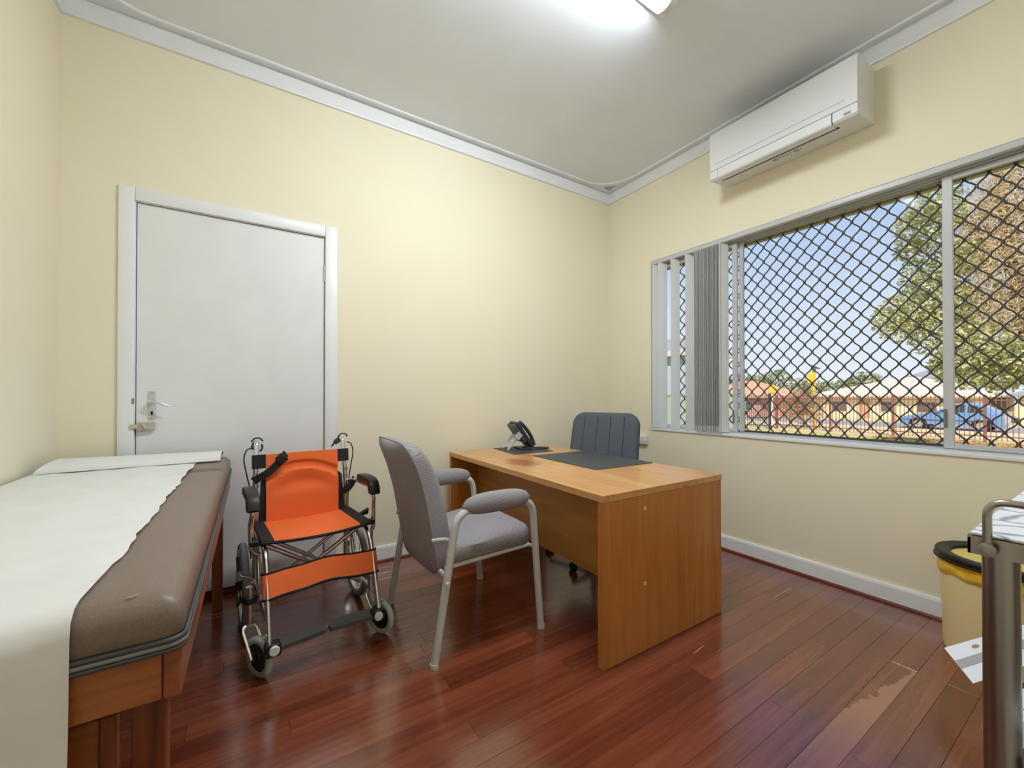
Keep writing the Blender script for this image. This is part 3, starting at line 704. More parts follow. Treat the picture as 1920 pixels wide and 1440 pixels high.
# ---- office chair behind the desk
M['blue'] = noisy('slate_blue_cloth', (80, 85, 95), (98, 103, 113), 320, 0.95, bs=0.4, bd=0.001, spec=0.2)
oc = empty('office_chair', (-0.860, -0.690, 0), -1.08); tag(oc, 'slate blue swivel office chair behind the desk', 'chair')
rec = 0.30
bo2 = dense(rrect(-0.254, 0.254, 0.0, 0.460, (0.09, 0.09, 0.09, 0.09), 8), 0.035)
def ob_place(u, v, d):
    q = u / 0.285
    y_ = 0.19 + rec * v + 0.02 * q * q - 0.035 * math.sin(PI * min(1, v / 0.475)) * 0 - d
    return (u * (1.0 - 0.04 * v), y_ - 0.03 * q * q, 0.515 + v * 0.955 + d * 0.3)
bko = MB(55).pad(bo2, [(0.2, 0.0), (0.05, 0.0), (0.006, 0.006), (0.0, 0.016), (0.0, 0.045), (0.010, 0.062), (0.035, 0.072), (0.09, 0.077), (0.18, 0.078)], ob_place).build('backrest', M['blue'], oc)
for u in (-0.15, -0.05, 0.05, 0.15):
    MB(60).tube([ob_place(u, 0.06 + 0.36 * k / 12, 0.0765) for k in range(13)], 0.0032, 6).build('seam', M['seam'] if 'seam' in M else M['phone'], bko)
MB(55).pad(dense(rrect(-0.24, 0.24, -0.25, 0.21, 0.07, 6), 0.04), [(0.1, 0.445), (0.01, 0.445), (0.0, 0.455), (0.0, 0.480), (0.02, 0.498), (0.06, 0.503), (0.15, 0.505)], lambda u, v, d: (u, v, d)).build('seat', M['blue'], oc)
MB(50).tube(fillet([(0, 0.10, 0.435), (0, 0.25, 0.435), (0, 0.30, 0.66)], 0.06, 6), 0.018, 10, sq=(1.6, 0.6)).build('back_bar', M['black'], oc)
MB(50).lathe([(0.030, 0.10), (0.030, 0.25), (0.020, 0.26), (0.020, 0.443)], (0, 0, 0), 'z', 16).build('gas_column', M['black'], oc)
for k in range(5):
    a = math.radians(263.4 - 61.9 + 53.1 - 0 + 8.8) + 2 * PI * k / 5
    ca, sa = math.cos(a), math.sin(a)
    arm = MB(40).tube([(0.02 * ca, 0.02 * sa, 0.115), (0.15 * ca, 0.15 * sa, 0.105), (0.31 * ca, 0.31 * sa, 0.078)], [0.028, 0.024, 0.016], 8, sq=(0.7, 1.0)).build('base_arm', M['black'], oc)
    m4 = Matrix.Translation((0.315 * ca, 0.315 * sa, 0.0245)) @ Matrix.Rotation(a + 0.7, 4, 'Z')
    cw = MB(50)
    for s_ in (-0.017, 0.017):
        tmp = MB(); tmp.lathe([(0.0, -0.009), (0.020, -0.009), (0.0242, -0.005), (0.0242, 0.005), (0.020, 0.009), (0.0, 0.009)], (0, 0, 0), 'x', 16, cap=False)
        cw.add([m4 @ (v + Vector((s_, 0, 0))) for v in tmp.v], tmp.f)
    cw.box(-0.006, 0.006, -0.012, 0.012, 0.0, 0.045, 0.002, m=m4)
    cw.build('castor', M['black'], arm)

# ---- examination couch
M['vinyl'] = noisy('brown_vinyl', (120, 102, 90), (132, 114, 101), 260, 0.42, bs=0.25, bd=0.0006, detail=2)
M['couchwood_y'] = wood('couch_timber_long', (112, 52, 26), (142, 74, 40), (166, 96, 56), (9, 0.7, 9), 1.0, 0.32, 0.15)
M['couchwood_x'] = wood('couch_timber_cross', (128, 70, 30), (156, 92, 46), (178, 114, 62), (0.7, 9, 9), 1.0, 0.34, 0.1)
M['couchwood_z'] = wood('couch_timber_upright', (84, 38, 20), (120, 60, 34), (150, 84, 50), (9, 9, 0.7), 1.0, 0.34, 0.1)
co = empty('examination_couch', (-3.275, -0.975, 0)); tag(co, 'brown vinyl examination couch with timber frame along the left wall', 'couch')
def cushion(y0, y1, name, zt=0.769, dz=0.0):
    ol = dense(rrect(-3.602, -2.946, y0, y1, 0.018, 4), 0.06)
    return MB(50).pad(ol, [(0.2, 0.700), (0.004, 0.700), (0.0, 0.706), (0.0, 0.742), (0.006, 0.757), (0.018, zt - 0.002), (0.034, zt + 0.002), (0.10, zt + 0.003), (0.25, zt + 0.003)], lambda u, v, d: (u, v, d + dz)).build(name, M['vinyl'], co, True)
cushion(-1.885, -0.535, 'cushion'); cushion(-0.530, -0.070, 'head_cushion', 0.771)
M['rib'] = base_mat('grey_vinyl_rib', (120, 121, 120), 0.5)[0]
M['ribd'] = base_mat('dark_vinyl_rib', (66, 66, 68), 0.5)[0]
rl = rrect(-3.604, -2.944, -1.888, -0.068, 0.020, 4)
for k, (zz, mm) in enumerate(((0.6995, 'ribd'), (0.6915, 'rib'), (0.6835, 'ribd'))):
    MB(60).tube([(a, b_, zz) for a, b_ in rl], 0.0046, 6, closed=True).build('edge_rib', M[mm], co, True)
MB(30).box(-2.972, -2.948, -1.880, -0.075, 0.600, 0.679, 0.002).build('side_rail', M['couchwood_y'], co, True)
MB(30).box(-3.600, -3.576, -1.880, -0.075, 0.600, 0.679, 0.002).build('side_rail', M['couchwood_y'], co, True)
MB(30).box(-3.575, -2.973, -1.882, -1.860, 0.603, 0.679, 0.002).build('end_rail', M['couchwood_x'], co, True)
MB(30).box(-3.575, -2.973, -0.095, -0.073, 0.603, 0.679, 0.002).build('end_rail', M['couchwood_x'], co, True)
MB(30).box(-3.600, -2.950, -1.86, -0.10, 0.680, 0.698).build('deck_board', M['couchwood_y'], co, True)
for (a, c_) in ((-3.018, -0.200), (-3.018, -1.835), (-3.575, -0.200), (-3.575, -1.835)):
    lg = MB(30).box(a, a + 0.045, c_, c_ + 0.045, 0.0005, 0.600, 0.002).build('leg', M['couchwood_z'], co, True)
    MB(50).lathe([(0.005, 0.0), (0.004, -0.003)], (a + 0.022, c_ - 0.0002, 0.035), 'y', 10).build('screw', M['chrome'], lg, True)
# panelled cupboard end below the near end rail
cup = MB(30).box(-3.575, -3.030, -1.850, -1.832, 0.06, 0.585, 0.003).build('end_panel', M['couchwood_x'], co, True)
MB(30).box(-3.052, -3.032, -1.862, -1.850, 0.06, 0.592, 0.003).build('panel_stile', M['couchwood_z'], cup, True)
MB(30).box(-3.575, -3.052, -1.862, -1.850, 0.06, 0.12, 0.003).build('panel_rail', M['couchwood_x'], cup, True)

# paper sheet over the couch
M['paper'] = noisy('white_couch_paper', (232, 232, 230), (226, 226, 225), 9, 0.85, bs=0.35, bd=0.006, spec=0.15)
rp = random.Random(5)
wav = [rp.uniform(-0.006, 0.006) for _ in range(60)]
def pedge(s): i = min(58, int(s * 58)); t = s * 58 - i; return wav[i] * (1 - t) + wav[i + 1] * t
path = [(-0.10, 0.7765), (-0.30, 0.7760), (-0.55, 0.7755), (-0.9, 0.7750), (-1.3, 0.7750), (-1.6, 0.7750), (-1.84, 0.7750), (-1.872, 0.771), (-1.889, 0.757), (-1.8965, 0.735), (-1.8975, 0.70), (-1.899, 0.6), (-1.902, 0.45), (-1.905, 0.30)]
pp = []
for (a, b_), (c_, d_) in zip(path, path[1:]):
    L = math.hypot(c_ - a, d_ - b_); m = max(1, int(L / 0.035))
    pp += [(a + (c_ - a) * k / m, b_ + (d_ - b_) * k / m) for k in range(m)]
pp.append(path[-1])
def pfn(u, v):
    i = min(len(pp) - 1, int(round(v * (len(pp) - 1)))); y_, z_ = pp[i]
    x_ = -3.600 + (0.527 + (pedge(v) if z_ > 0.77 else -0.003)) * u
    wob = 0.0012 * math.sin(u * 9 + v * 21) + 0.0010 * math.sin(u * 23 - v * 11)
    lift = 0.0035 * max(0, math.sin(v * 31 + 1)) * max(0, (u - 0.85) / 0.15) if z_ > 0.77 else 0
    return (x_, y_ + (wob * 2.0 if z_ < 0.74 else 0), z_ + wob + 0.0015 + lift)
def pn(u, v):
    i = min(len(pp) - 2, int(round(v * (len(pp) - 1)))); a = Vector(pp[max(0, i - 1)]); b_ = Vector(pp[i + 1]); t = (b_ - a).normalized()
    return (0, t.y, -t.x)
sheet = MB(60).slab(pfn, 24, len(pp) - 1, pn, 0.0007).build('couch_paper', M['paper']); tag(sheet, 'white paper sheet spread over the examination couch', 'paper sheet')
def rfn(u, v):
    # folded-over head end: a low open arch lying across the couch
    a = PI * v; hgt = 0.040 - 0.010 * u; y0 = -0.345 + 0.03 * u; y1 = -0.085
    yy = y0 + (y1 - y0) * (0.5 - 0.5 * math.cos(a)); x_ = -3.590 + 0.612 * u + 0.03 * math.sin(a) * (1 - u)
    return (x_, yy, 0.7805 + hgt * math.sin(a) ** 0.8)
MB(60).slab(rfn, 16, 16, lambda u, v: (0, -math.cos(PI * v), max(0.15, math.sin(PI * v))), 0.0016).build('folded_end', M['paper'], sheet, True)

# ---- yellow clinical bin
M['binp'] = base_mat('cream_yellow_plastic', (238, 220, 164), 0.42)[0]
M['bag'] = noisy('yellow_bag_film', (232, 180, 30), (246, 206, 70), 30, 0.3, bs=0.8, bd=0.01)
M['lidy'] = base_mat('yellow_lid', (228, 206, 120), 0.45)[0]
M['tagy'] = base_mat('yellow_label', (244, 214, 40), 0.5)[0]
bx, by = -0.222, -2.420
bi = empty('waste_bin', (bx, by, 0)); tag(bi, 'round cream yellow waste bin with black rim and yellow bag', 'bin')
MB(50).lathe([(0.160, 0.0005), (0.171, 0.006), (0.174, 0.03), (0.182, 0.30), (0.186, 0.40), (0.182, 0.40), (0.170, 0.03), (0.0, 0.02)], (bx, by, 0), 'z', 48, cap=False).build('bucket', M['binp'], bi, True)
bgm = MB(60); n = 72; prof = [(0.188, 0.405), (0.1905, 0.392), (0.1925, 0.375), (0.1925, 0.358), (0.190, 0.342), (0.1875, 0.338)]
vs_ = []; fs = []
rb = random.Random(9); ph0 = [rb.uniform(0, 6.28) for _ in range(6)]
for i, (r_, z_) in enumerate(prof):
    for k in range(n):
        a = 2 * PI * k / n; q = (0.0022 * math.sin(7 * a + ph0[0] + i) + 0.0018 * math.sin(13 * a + ph0[1] - i * 0.8)) * min(1, i / 2)
        zz = z_ + (0.006 * math.sin(5 * a + ph0[2]) + 0.004 * math.sin(11 * a + ph0[3])) * (i / 5)
        vs_.append((bx + (r_ + q) * math.cos(a), by + (r_ + q) * math.sin(a), zz))
for i in range(len(prof) - 1):
    for k in range(n): l = (k + 1) % n; fs.append((i * n + k, i * n + l, (i + 1) * n + l, (i + 1) * n + k))
bgm.add(vs_, fs).build('bin_bag', M['bag'], bi, True)
MB(50).lathe([(0.150, 0.402), (0.196, 0.402), (0.1985, 0.408), (0.1985, 0.420), (0.194, 0.427), (0.178, 0.428), (0.172, 0.424), (0.162, 0.425), (0.152, 0.420), (0.150, 0.402)], (bx, by, 0), 'z', 48, cap=False).build('rim_ring', M['black'], bi, True)
lid = MB(50).lathe([(0.0, 0.416), (0.10, 0.414), (0.149, 0.408), (0.149, 0.402), (0.0, 0.402)], (bx, by, 0), 'z', 40, cap=False).build('lid', M['lidy'], bi, True)
MB(50).lathe([(0.196, 0.395), (0.202, 0.395), (0.202, 0.40), (0.196, 0.40)], (bx, by, 0), 'z', 40, cap=False).build('rim_clip', M['black'], bi, True)
lb = MB().box(-0.035, 0.035, -0.022, 0.022, 0.0, 0.0012, m=Matrix.Translation((bx - 0.130, by - 0.060, 0.4125)) @ Matrix.Rotation(0.5, 4, 'Z') @ Matrix.Rotation(-0.12, 4, 'Y')).build('warning_label', M['tagy'], lid, True)
for k, (a, L) in enumerate(((-0.020, 0.012), (-0.004, 0.014), (0.014, 0.012))):
    MB().box(a - L / 2, a + L / 2, -0.010, 0.008, 0.0012, 0.0016, m=Matrix.Translation((bx - 0.130, by - 0.060, 0.4127)) @ Matrix.Rotation(0.5, 4, 'Z') @ Matrix.Rotation(-0.12, 4, 'Y')).build('label_mark', M['dark'], lb, True)

# ---- steel trolley at the right edge
tr = empty('steel_trolley', (-1.66, -2.815, 0)); tag(tr, 'stainless steel trolley with rail in the right foreground', 'trolley')
TX0, TX1, TY0, TY1 = -1.964, -1.35, -3.03, -2.606
tray = MB(40)
tray.box(TX0, TX1, TY0, TY1, 0.892, 0.895)
for (a, b_, c_, d_) in ((TX0, TX0 + 0.003, TY0, TY1), (TX1 - 0.003, TX1, TY0, TY1), (TX0, TX1, TY0, TY0 + 0.003), (TX0, TX1, TY1 - 0.003, TY1)):
    tray.box(a, b_, c_, d_, 0.869, 0.892)
tray.build('top_tray', M['steel'], tr, True)
sh = MB(40); sh.box(TX0 + 0.06, TX1 - 0.03, TY0 + 0.012, TY1 - 0.012, 0.490, 0.4935).box(TX0 + 0.06, TX0 + 0.063, TY0 + 0.012, TY1 - 0.012, 0.474, 0.50).box(TX0 + 0.06, TX1 - 0.03, TY1 - 0.015, TY1 - 0.012, 0.474, 0.50)
sh.build('lower_shelf', M['steel'], tr, True)
px_, py_ = -1.893, -2.6365
for (a, b_) in ((px_, -2.6285), (px_, TY0 + 0.024), (TX1 - 0.07, -2.6285), (TX1 - 0.07, TY0 + 0.024)):
    p = MB(60).lathe([(0.0195, 0.085), (0.0195, 0.8915)], (a, b_, 0), 'z', 20).build('post', M['steel'], tr, True)
    MB(60).lathe([(0.0, -0.011), (0.030, -0.011), (0.037, -0.006), (0.037, 0.006), (0.030, 0.011), (0.0, 0.011)], (a, b_, 0.0375), 'y', 20, cap=False).build('castor', M['black'], p, True)
    MB(60).tube([(a, b_, 0.086), (a, b_, 0.060)], 0.010, 8).build('castor_stem', M['steel'], p, True)
for xx in (TX0 - 0.0055, TX1 + 0.0055):
    MB(60).tube(fillet([(xx, -2.626, 0.876), (xx, -2.626, 0.950), (xx, TY0 + 0.022, 0.950), (xx, TY0 + 0.022, 0.876)], 0.022, 6), 0.0050, 10).build('guard_rail', M['steel'], tr, True)
MB(50).lathe([(0.010, 0.0), (0.0095, -0.003), (0.005, -0.0035), (0.0045, -0.0015), (0.0, -0.0015)], (TX0 - 0.0105, -2.626, 0.881), 'x', 18, cap=False).build('rail_bolt', M['steel'], tr, True)
# patterned pad on the top tray
mpat, nt, b = base_mat('crackle_print', (236, 238, 244), 0.4)
mp = coords(nt, (1, 1, 1)); vo = N_(nt, 'ShaderNodeTexVoronoi', feature='DISTANCE_TO_EDGE'); vo.inputs['Scale'].default_value = 16
nz = N_(nt, 'ShaderNodeTexNoise'); nz.inputs['Scale'].default_value = 6; va = N_(nt, 'ShaderNodeMix', data_type='VECTOR'); va.inputs['Factor'].default_value = 0.12
nt.links.new(mp.outputs[0], nz.inputs['Vector']); nt.links.new(mp.outputs[0], va.inputs['A']); nt.links.new(nz.outputs['Color'], va.inputs['B']); nt.links.new(va.outputs['Result'], vo.inputs['Vector'])
cr = N_(nt, 'ShaderNodeValToRGB'); cr.color_ramp.elements[0].position = 0.02; cr.color_ramp.elements[0].color = lin((150, 160, 184)); cr.color_ramp.elements[1].position = 0.07; cr.color_ramp.elements[1].color = lin((236, 237, 243))
nt.links.new(vo.outputs['Distance'], cr.inputs[0]); nt.links.new(cr.outputs[0], b.inputs['Base Color'])
o = MB(40).box(TX0 + 0.002, TX1 - 0.01, TY0 + 0.01, TY1 - 0.002, 0.8956, 0.901, 0.002).build('tray_liner', mpat); tag(o, 'white crackle patterned liner lying on the trolley top', 'tray liner')
# things on the lower shelf
M['white'] = base_mat('white_card', (234, 236, 242), 0.6)[0]
M['greyband'] = base_mat('grey_plastic_band', (170, 164, 168), 0.5)[0]
M['tan'] = base_mat('tan_hole', (176, 140, 84), 0.7)[0]
M['ink'] = base_mat('black_ink', (40, 42, 46), 0.6)[0]
pk = MB(50); ol = dense(rrect(-1.80, -1.50, -2.95, -2.655, 0.03, 4), 0.03); rpk = random.Random(2)
wob = [rpk.uniform(-0.006, 0.006) for _ in range(400)]
cnt = [0]
def pkp(u, v, d):
    cnt[0] = (cnt[0] + 1) % 400; return (u + wob[cnt[0]], v + wob[(cnt[0] * 7) % 400], d + (wob[(cnt[0] * 3) % 400] * 0.5 if d > 0.50 else 0))
pk = pk.pad(ol, [(0.1, 0.4945), (0.0, 0.4945), (-0.004, 0.51), (0.002, 0.535), (0.02, 0.545), (0.10, 0.5465)], pkp).build('paper_packet', M['white']); tag(pk, 'crumpled white packet on the lower trolley shelf', 'packet')
bx4 = Matrix.Translation((-1.795, -2.612, 0)) @ Matrix.Rotation(math.atan2(-0.52, -0.85), 4, 'Z')
o = MB(40).box(-0.04, 0.20, 0.0, 0.24, 0.5535, 0.598, 0.002, m=bx4).build('carton', M['white']); tag(o, 'flat white printed carton on the lower trolley shelf', 'carton')
for k, (a, c_, L, W_) in enumerate(((0.055, 0.022, 0.055, 0.014), (0.10, 0.05, 0.02, 0.03), (0.03, 0.055, 0.030, 0.006), (0.06, 0.08, 0.05, 0.02))):
    MB().box(a - L / 2, a + L / 2, c_ - W_ / 2, c_ + W_ / 2, 0.5982, 0.5986, m=bx4).build('print_mark', M['ink'], o, True)
MB(60).tube([bx4 @ Vector((0.02 + 0.009 * math.cos(a), 0.035 + 0.009 * math.sin(a), 0.5985)) for a in [2 * PI * k / 20 for k in range(20)]], 0.0014, 6, closed=True).build('print_ring', M['ink'], o, True)
P0, P1, P2 = Vector((-1.696, -2.530)), Vector((-1.435, -2.601)), Vector((-1.796, -2.584))
e1, e2 = (P1 - P0), (P2 - P0)
def sq(a0, a1, b0, b1): return [tuple(P0 + e1 * a + e2 * b_) for a, b_ in ((a0, b0), (a1, b0), (a1, b1), (a0, b1))]
slv = MB().prism(sq(0, 1.1, 0, 1.0), 0.5995, 0.6005, 'z').build('document_sleeve', M['white']); tag(slv, 'white punched document sleeve jutting from the trolley shelf', 'document')
MB().prism(sq(0.0, 1.1, 0.40, 0.62), 0.6006, 0.6010, 'z').build('sleeve_band', M['greyband'], slv, True)
for a in (0.30, 0.82):
    c_ = P0 + e1 * a + e2 * 0.20
    MB().prism([tuple(c_ + e1.normalized() * (0.012 * math.cos(t)) + e2.normalized() * (0.006 * math.sin(t))) for t in [2 * PI * k / 14 for k in range(14)]], 0.6006, 0.6009, 'z').build('punched_hole', M['tan'], slv, True)
# ================================================================== WHEELCHAIR
M['orange'] = weave('orange_mesh_cloth', (250, 112, 50), (255, 156, 100), 60, 60, 0.5, 0.8, 0.3, 0.15)
M['webbing'] = base_mat('black_webbing', (26, 27, 31), 0.8)[0]
M['tyre'] = noisy('grey_tyre_rubber', (126, 130, 130), (146, 150, 150), 120, 0.75, bs=0.3, bd=0.002)
M['tyre_g'] = base_mat('pale_green_grey_rubber', (188, 204, 198), 0.6)[0]
wc = empty('wheelchair', (-2.622, -0.400, 0), math.radians(5)); tag(wc, 'folding steel wheelchair with bright orange seat and back', 'wheelchair')
tube_r = 0.0115
def front_y(z): return -0.385 - (0.445 - z) * 0.37       # the slanting front post
for s in (-1, 1):
    cane = MB(60).tube(fillet([(s * 0.212, 0.02, 0.10), (s * 0.212, 0.02, 0.60), (s * 0.206, 0.045, 0.80), (s * 0.203, 0.060, 0.866), (s * 0.203, 0.115, 0.850)], [0, 0.1, 0.1, 0.03, 0], 6), tube_r, 12).build('back_cane', M['chrome'], wc)
    MB(60).tube([(s * 0.203, 0.095, 0.856), (s * 0.203, 0.19, 0.826)], 0.0155, 12).build('push_grip', M['black'], cane)
    MB(60).tube(catmull([(s * 0.203 - 0.024, 0.055, 0.868), (s * 0.203 - 0.010, 0.05, 0.884), (s * 0.203 + 0.012, 0.05, 0.884), (s * 0.203 + 0.026, 0.06, 0.868)], 5), 0.0035, 8).build('brake_clamp', M['black'], cane)
    MB(60).tube([(s * 0.180, 0.06, 0.850), (s * 0.174, 0.11, 0.828), (s * 0.176, 0.17, 0.806)], 0.005, 8).build('brake_lever', M['black'], cane)
    xo = s * 0.212
    MB(60).tube(catmull([(xo + s * 0.012, 0.05, 0.838), (xo + s * 0.035, 0.05, 0.826), (xo + s * 0.045, 0.045, 0.78), (xo + s * 0.032, 0.04, 0.70), (xo + s * 0.018, 0.035, 0.60), (xo + s * 0.016, 0.04, 0.30)], 6), 0.0030, 8).build('brake_cable', M['black'], cane)
    # joints on the cane
    for zz in (0.655, 0.695): MB(50).lathe([(0.0138, -0.008), (0.0138, 0.008)], (s * 0.2105, 0.026 if zz < 0.66 else 0.031, zz), 'z', 12).build('cane_joint', M['chrome'], cane)
    # seat tube that turns down into the front post
    MB(60).tube(fillet([(s * 0.212, 0.02, 0.447), (s * 0.212, -0.372, 0.462), (s * 0.214, front_y(0.13), 0.13)], [0, 0.07, 0], 8), tube_r, 12).build('seat_post', M['chrome'], wc)
    MB(60).tube([(s * 0.212, 0.02, 0.185), (s * 0.212, front_y(0.20) + 0.015, 0.20)], tube_r * 0.9, 12).build('lower_rail', M['chrome'], wc)
    MB(60).tube([(s * 0.212, -0.05, 0.447), (s * 0.212, -0.16, 0.195)], tube_r * 0.8, 10).build('frame_strut', M['chrome'], wc)
    # castor: housing, fork and wheel
    xc = s * 0.240; yc = -0.452; rw = 0.0775
    ca = empty('castor', (xc, yc, 0), math.radians(25), wc)
    sy = 0.066
    MB(60).tube([(0, sy, 0.335), (0, sy, 0.188)], 0.0135, 12).build('castor_housing', M['chrome'], ca)
    MB(40).box(-0.020, 0.020, sy - 0.020, sy + 0.020, 0.268, 0.298, 0.004).build('housing_clamp', M['black'], ca)
    MB(50).tube(fillet([(-0.026, 0, rw), (-0.027, sy, 0.182), (0.027, sy, 0.182), (0.026, 0, rw)], 0.020, 5), 0.0075, 10, sq=(0.6, 1.2)).build('castor_fork', M['chrome'], ca)
    MB(60).lathe([(0.054, -0.011), (0.062, -0.0135), (0.072, -0.012), (0.0765, -0.006), (rw, 0.0), (0.0765, 0.006), (0.072, 0.012), (0.062, 0.0135), (0.054, 0.011), (0.054, -0.011)], (0, 0, rw), 'x', 36, cap=False).build('tyre', M['tyre_g'], ca)
    MB(60).lathe([(0.0, -0.013), (0.020, -0.013), (0.022, -0.007), (0.055, -0.008), (0.055, 0.008), (0.022, 0.007), (0.020, 0.013), (0.0, 0.013)], (0, 0, rw), 'x', 28, cap=False).build('hub', M['black'], ca)
    for sd in (-1, 1): MB(60).lathe([(0.006, 0.0), (0.006, sd * 0.008)], (sd * 0.030, 0, rw), 'x', 10).build('axle_nut', M['chrome'], ca)
    # rear wheel
    rw2 = 0.195; xw = s * 0.262; rwh = empty('rear_wheel', (0, 0, 0), 0, wc)
    MB(60).lathe([(0.166, -0.010), (0.176, -0.0155), (0.187, -0.0145), (0.1935, -0.008), (rw2, 0.0), (0.1935, 0.008), (0.187, 0.0145), (0.176, 0.0155), (0.166, 0.010), (0.166, -0.010)], (xw, 0.0, rw2), 'x', 48, cap=False).build('tyre', M['tyre'], rwh)
    MB(60).lathe([(0.157, -0.011), (0.1665, -0.012), (0.1665, 0.012), (0.157, 0.011), (0.157, -0.011)], (xw, 0.0, rw2), 'x', 40, cap=False).build('rim', M['chrome'], rwh)
    MB(60).lathe([(0.0, -0.030), (0.018, -0.030), (0.022, -0.018), (0.022, 0.018), (0.018, 0.030), (0.0, 0.030)], (xw, 0.0, rw2), 'x', 18, cap=False).build('hub', M['black'], rwh)
    for k in range(10):
        a = 2 * PI * k / 10 + 0.2
        MB().tube([(xw + (0.014 if k % 2 else -0.014), 0.02 * math.cos(a), rw2 + 0.02 * math.sin(a)), (xw, 0.159 * math.cos(a), rw2 + 0.159 * math.sin(a))], 0.0022, 6).build('spoke', M['chrome'], rwh)
    MB(60).tube([(s * 0.205, 0.0, rw2), (s * 0.250, 0.0, rw2)], 0.009, 10).build('axle', M['chrome'], rwh)
    # parking brake
    pb = MB(40).box(s * 0.222, s * 0.290, -0.222, -0.202, 0.205, 0.222, 0.003).build('wheel_brake', M['black'], wc)
    MB(50).lathe([(0.020, -0.006), (0.020, 0.006)], (s * 0.296, -0.212, 0.213), 'x', 14).build('brake_knob', M['black'], pb)
    MB(60).tube(catmull([(s * 0.224, -0.225, 0.235), (s * 0.236, -0.205, 0.285), (s * 0.262, -0.19, 0.298), (s * 0.286, -0.18, 0.310), (s * 0.289, -0.175, 0.335)], 5), 0.0026, 8).build('brake_rod', M['chrome'], pb)
    MB(60).tube([(s * 0.289, -0.175, 0.325), (s * 0.291, -0.165, 0.352), (s * 0.293, -0.160, 0.386)], 0.0078, 10).build('brake_handle', M['black'], pb)
    MB(60).tube([(s * 0.212, -0.30, 0.185), (s * 0.262, -0.235, 0.165)], 0.003, 8).build('brake_link', M['chrome'], pb)
    # arm: tube and padded top
    am = MB(60).tube(fillet([(s * 0.224, 0.022, 0.628), (s * 0.250, -0.03, 0.638), (s * 0.252, -0.285, 0.642), (s * 0.252, -0.318, 0.600), (s * 0.258, -0.292, 0.555), (s * 0.256, -0.300, 0.440), (s * 0.225, -0.292, 0.420)], [0, 0.03, 0.03, 0.03, 0.025, 0.03, 0], 6), 0.0100, 12).build('arm_tube', M['chrome'], wc)
    prof = [(-0.115, 0.648), (-0.115, 0.672), (-0.128, 0.685), (-0.20, 0.690), (-0.285, 0.688), (-0.318, 0.676), (-0.338, 0.650), (-0.345, 0.622), (-0.338, 0.615), (-0.306, 0.615), (-0.298, 0.630), (-0.285, 0.652)]
    mb = MB(40); bm = bmesh.new()
    tmp = MB().prism(prof, s * 0.252 - 0.024, s * 0.252 + 0.024, 'x')
    bvs = [bm.verts.new(p) for p in tmp.v]
    for f in tmp.f: bm.faces.new([bvs[i] for i in f])
    bmesh.ops.recalc_face_normals(bm, faces=bm.faces)
    cap_edges = [e_ for e_ in bm.edges if abs(e_.verts[0].co.x - e_.verts[1].co.x) < 1e-6]
    bmesh.ops.bevel(bm, geom=cap_edges, offset=0.006, segments=2, profile=0.5, affect='EDGES')
    bm.verts.index_update(); mb.add([v.co.copy() for v in bm.verts], [tuple(v.index for v in f.verts) for f in bm.faces]); bm.free()
    mb.build('arm_pad', M['black'], am)
    MB(50).lathe([(0.007, 0.0), (0.006, s * 0.012)], (s * 0.226, 0.018, 0.628), 'x', 10).build('arm_bolt', M['chrome'], am)
    # foot rest: hinge block, cap and tapered plate
    fb = MB(40).box(s * 0.176, s * 0.232, -0.535, -0.487, 0.098, 0.146, 0.005).build('foot_hinge', M['black'], wc)
    MB(60).lathe([(0.0, -0.010), (0.016, -0.010), (0.0185, -0.005), (0.0185, 0.0)], (s * 0.200, -0.5345, 0.125), 'y', 20, cap=False).build('hinge_cap', M['whitep'], fb)
    pts = [(s * 0.178, -0.530), (s * 0.178, -0.455), (s * 0.070, -0.432), (s * 0.030, -0.438), (s * 0.008, -0.470), (s * 0.012, -0.505)]
    tl = Matrix.Translation((s * 0.178, 0, 0.122)) @ Matrix.Rotation(s * -0.03, 4, 'Y') @ Matrix.Translation((-s * 0.178, 0, -0.122))
    fp = MB(40); t_ = MB().prism(pts, 0.114, 0.130, 'z'); fp.add([tl @ v for v in t_.v], t_.f); fp.build('foot_plate', M['phone_back'], fb)
    MB(50).lathe([(0.006, 0), (0.006, -0.014)], (s * 0.232, -0.485, 0.168), 'y', 8).build('post_bolt', M['chrome'], fb)
# cross braces
for k, y_ in enumerate((-0.115, -0.255)):
    for s in (-1, 1):
        MB(60).tube([(s * -0.198, y_ - 0.012 * s, 0.445), (s * 0.200, y_ - 0.012 * s, 0.185)], 0.0095, 10).build('cross_brace', M['chrome'], wc)
MB(60).tube([(-0.212, 0.04, 0.40), (0.212, 0.04, 0.40)], 0.007, 10, sq=(0.5, 1.8)).build('rear_stay', M['steel'], wc)
# seat sling
def seat_fn(x0, x1):
    def f(u, v):
        x = x0 + (x1 - x0) * u; y_ = 0.012 - 0.365 * v
        return (x, y_, 0.478 - 0.014 * (1 - (x / 0.215) ** 2) + 0.012 * v - 0.05 * max(0, v - 0.93) ** 1)
    return f
UP = lambda u, v: (0, 0, 1)
st_ = MB(60).slab(seat_fn(-0.178, 0.178), 18, 14, UP, 0.010).build('seat', M['orange'], wc)
for s in (-1, 1): MB(60).slab(seat_fn(s * 0.178, s * 0.226), 5, 14, UP, 0.0125).build('seat_edge', M['webbing'], st_)
MB(60).tube([Vector(seat_fn(-0.226, 0.226)(k / 20, 1.0)) + Vector((0, -0.002, -0.002)) for k in range(21)], 0.0068, 8).build('seat_binding', M['webbing'], st_)
for s in (-1, 1): MB(40).box(s * 0.205, s * 0.262, -0.31, -0.27, 0.462, 0.484, 0.004).build('seat_clip', M['black'], st_)
MB(30).prism([(0.205, 0.482), (0.268, 0.512), (0.262, 0.486)], -0.20, -0.17, 'y').build('seat_buckle', M['black'], st_)
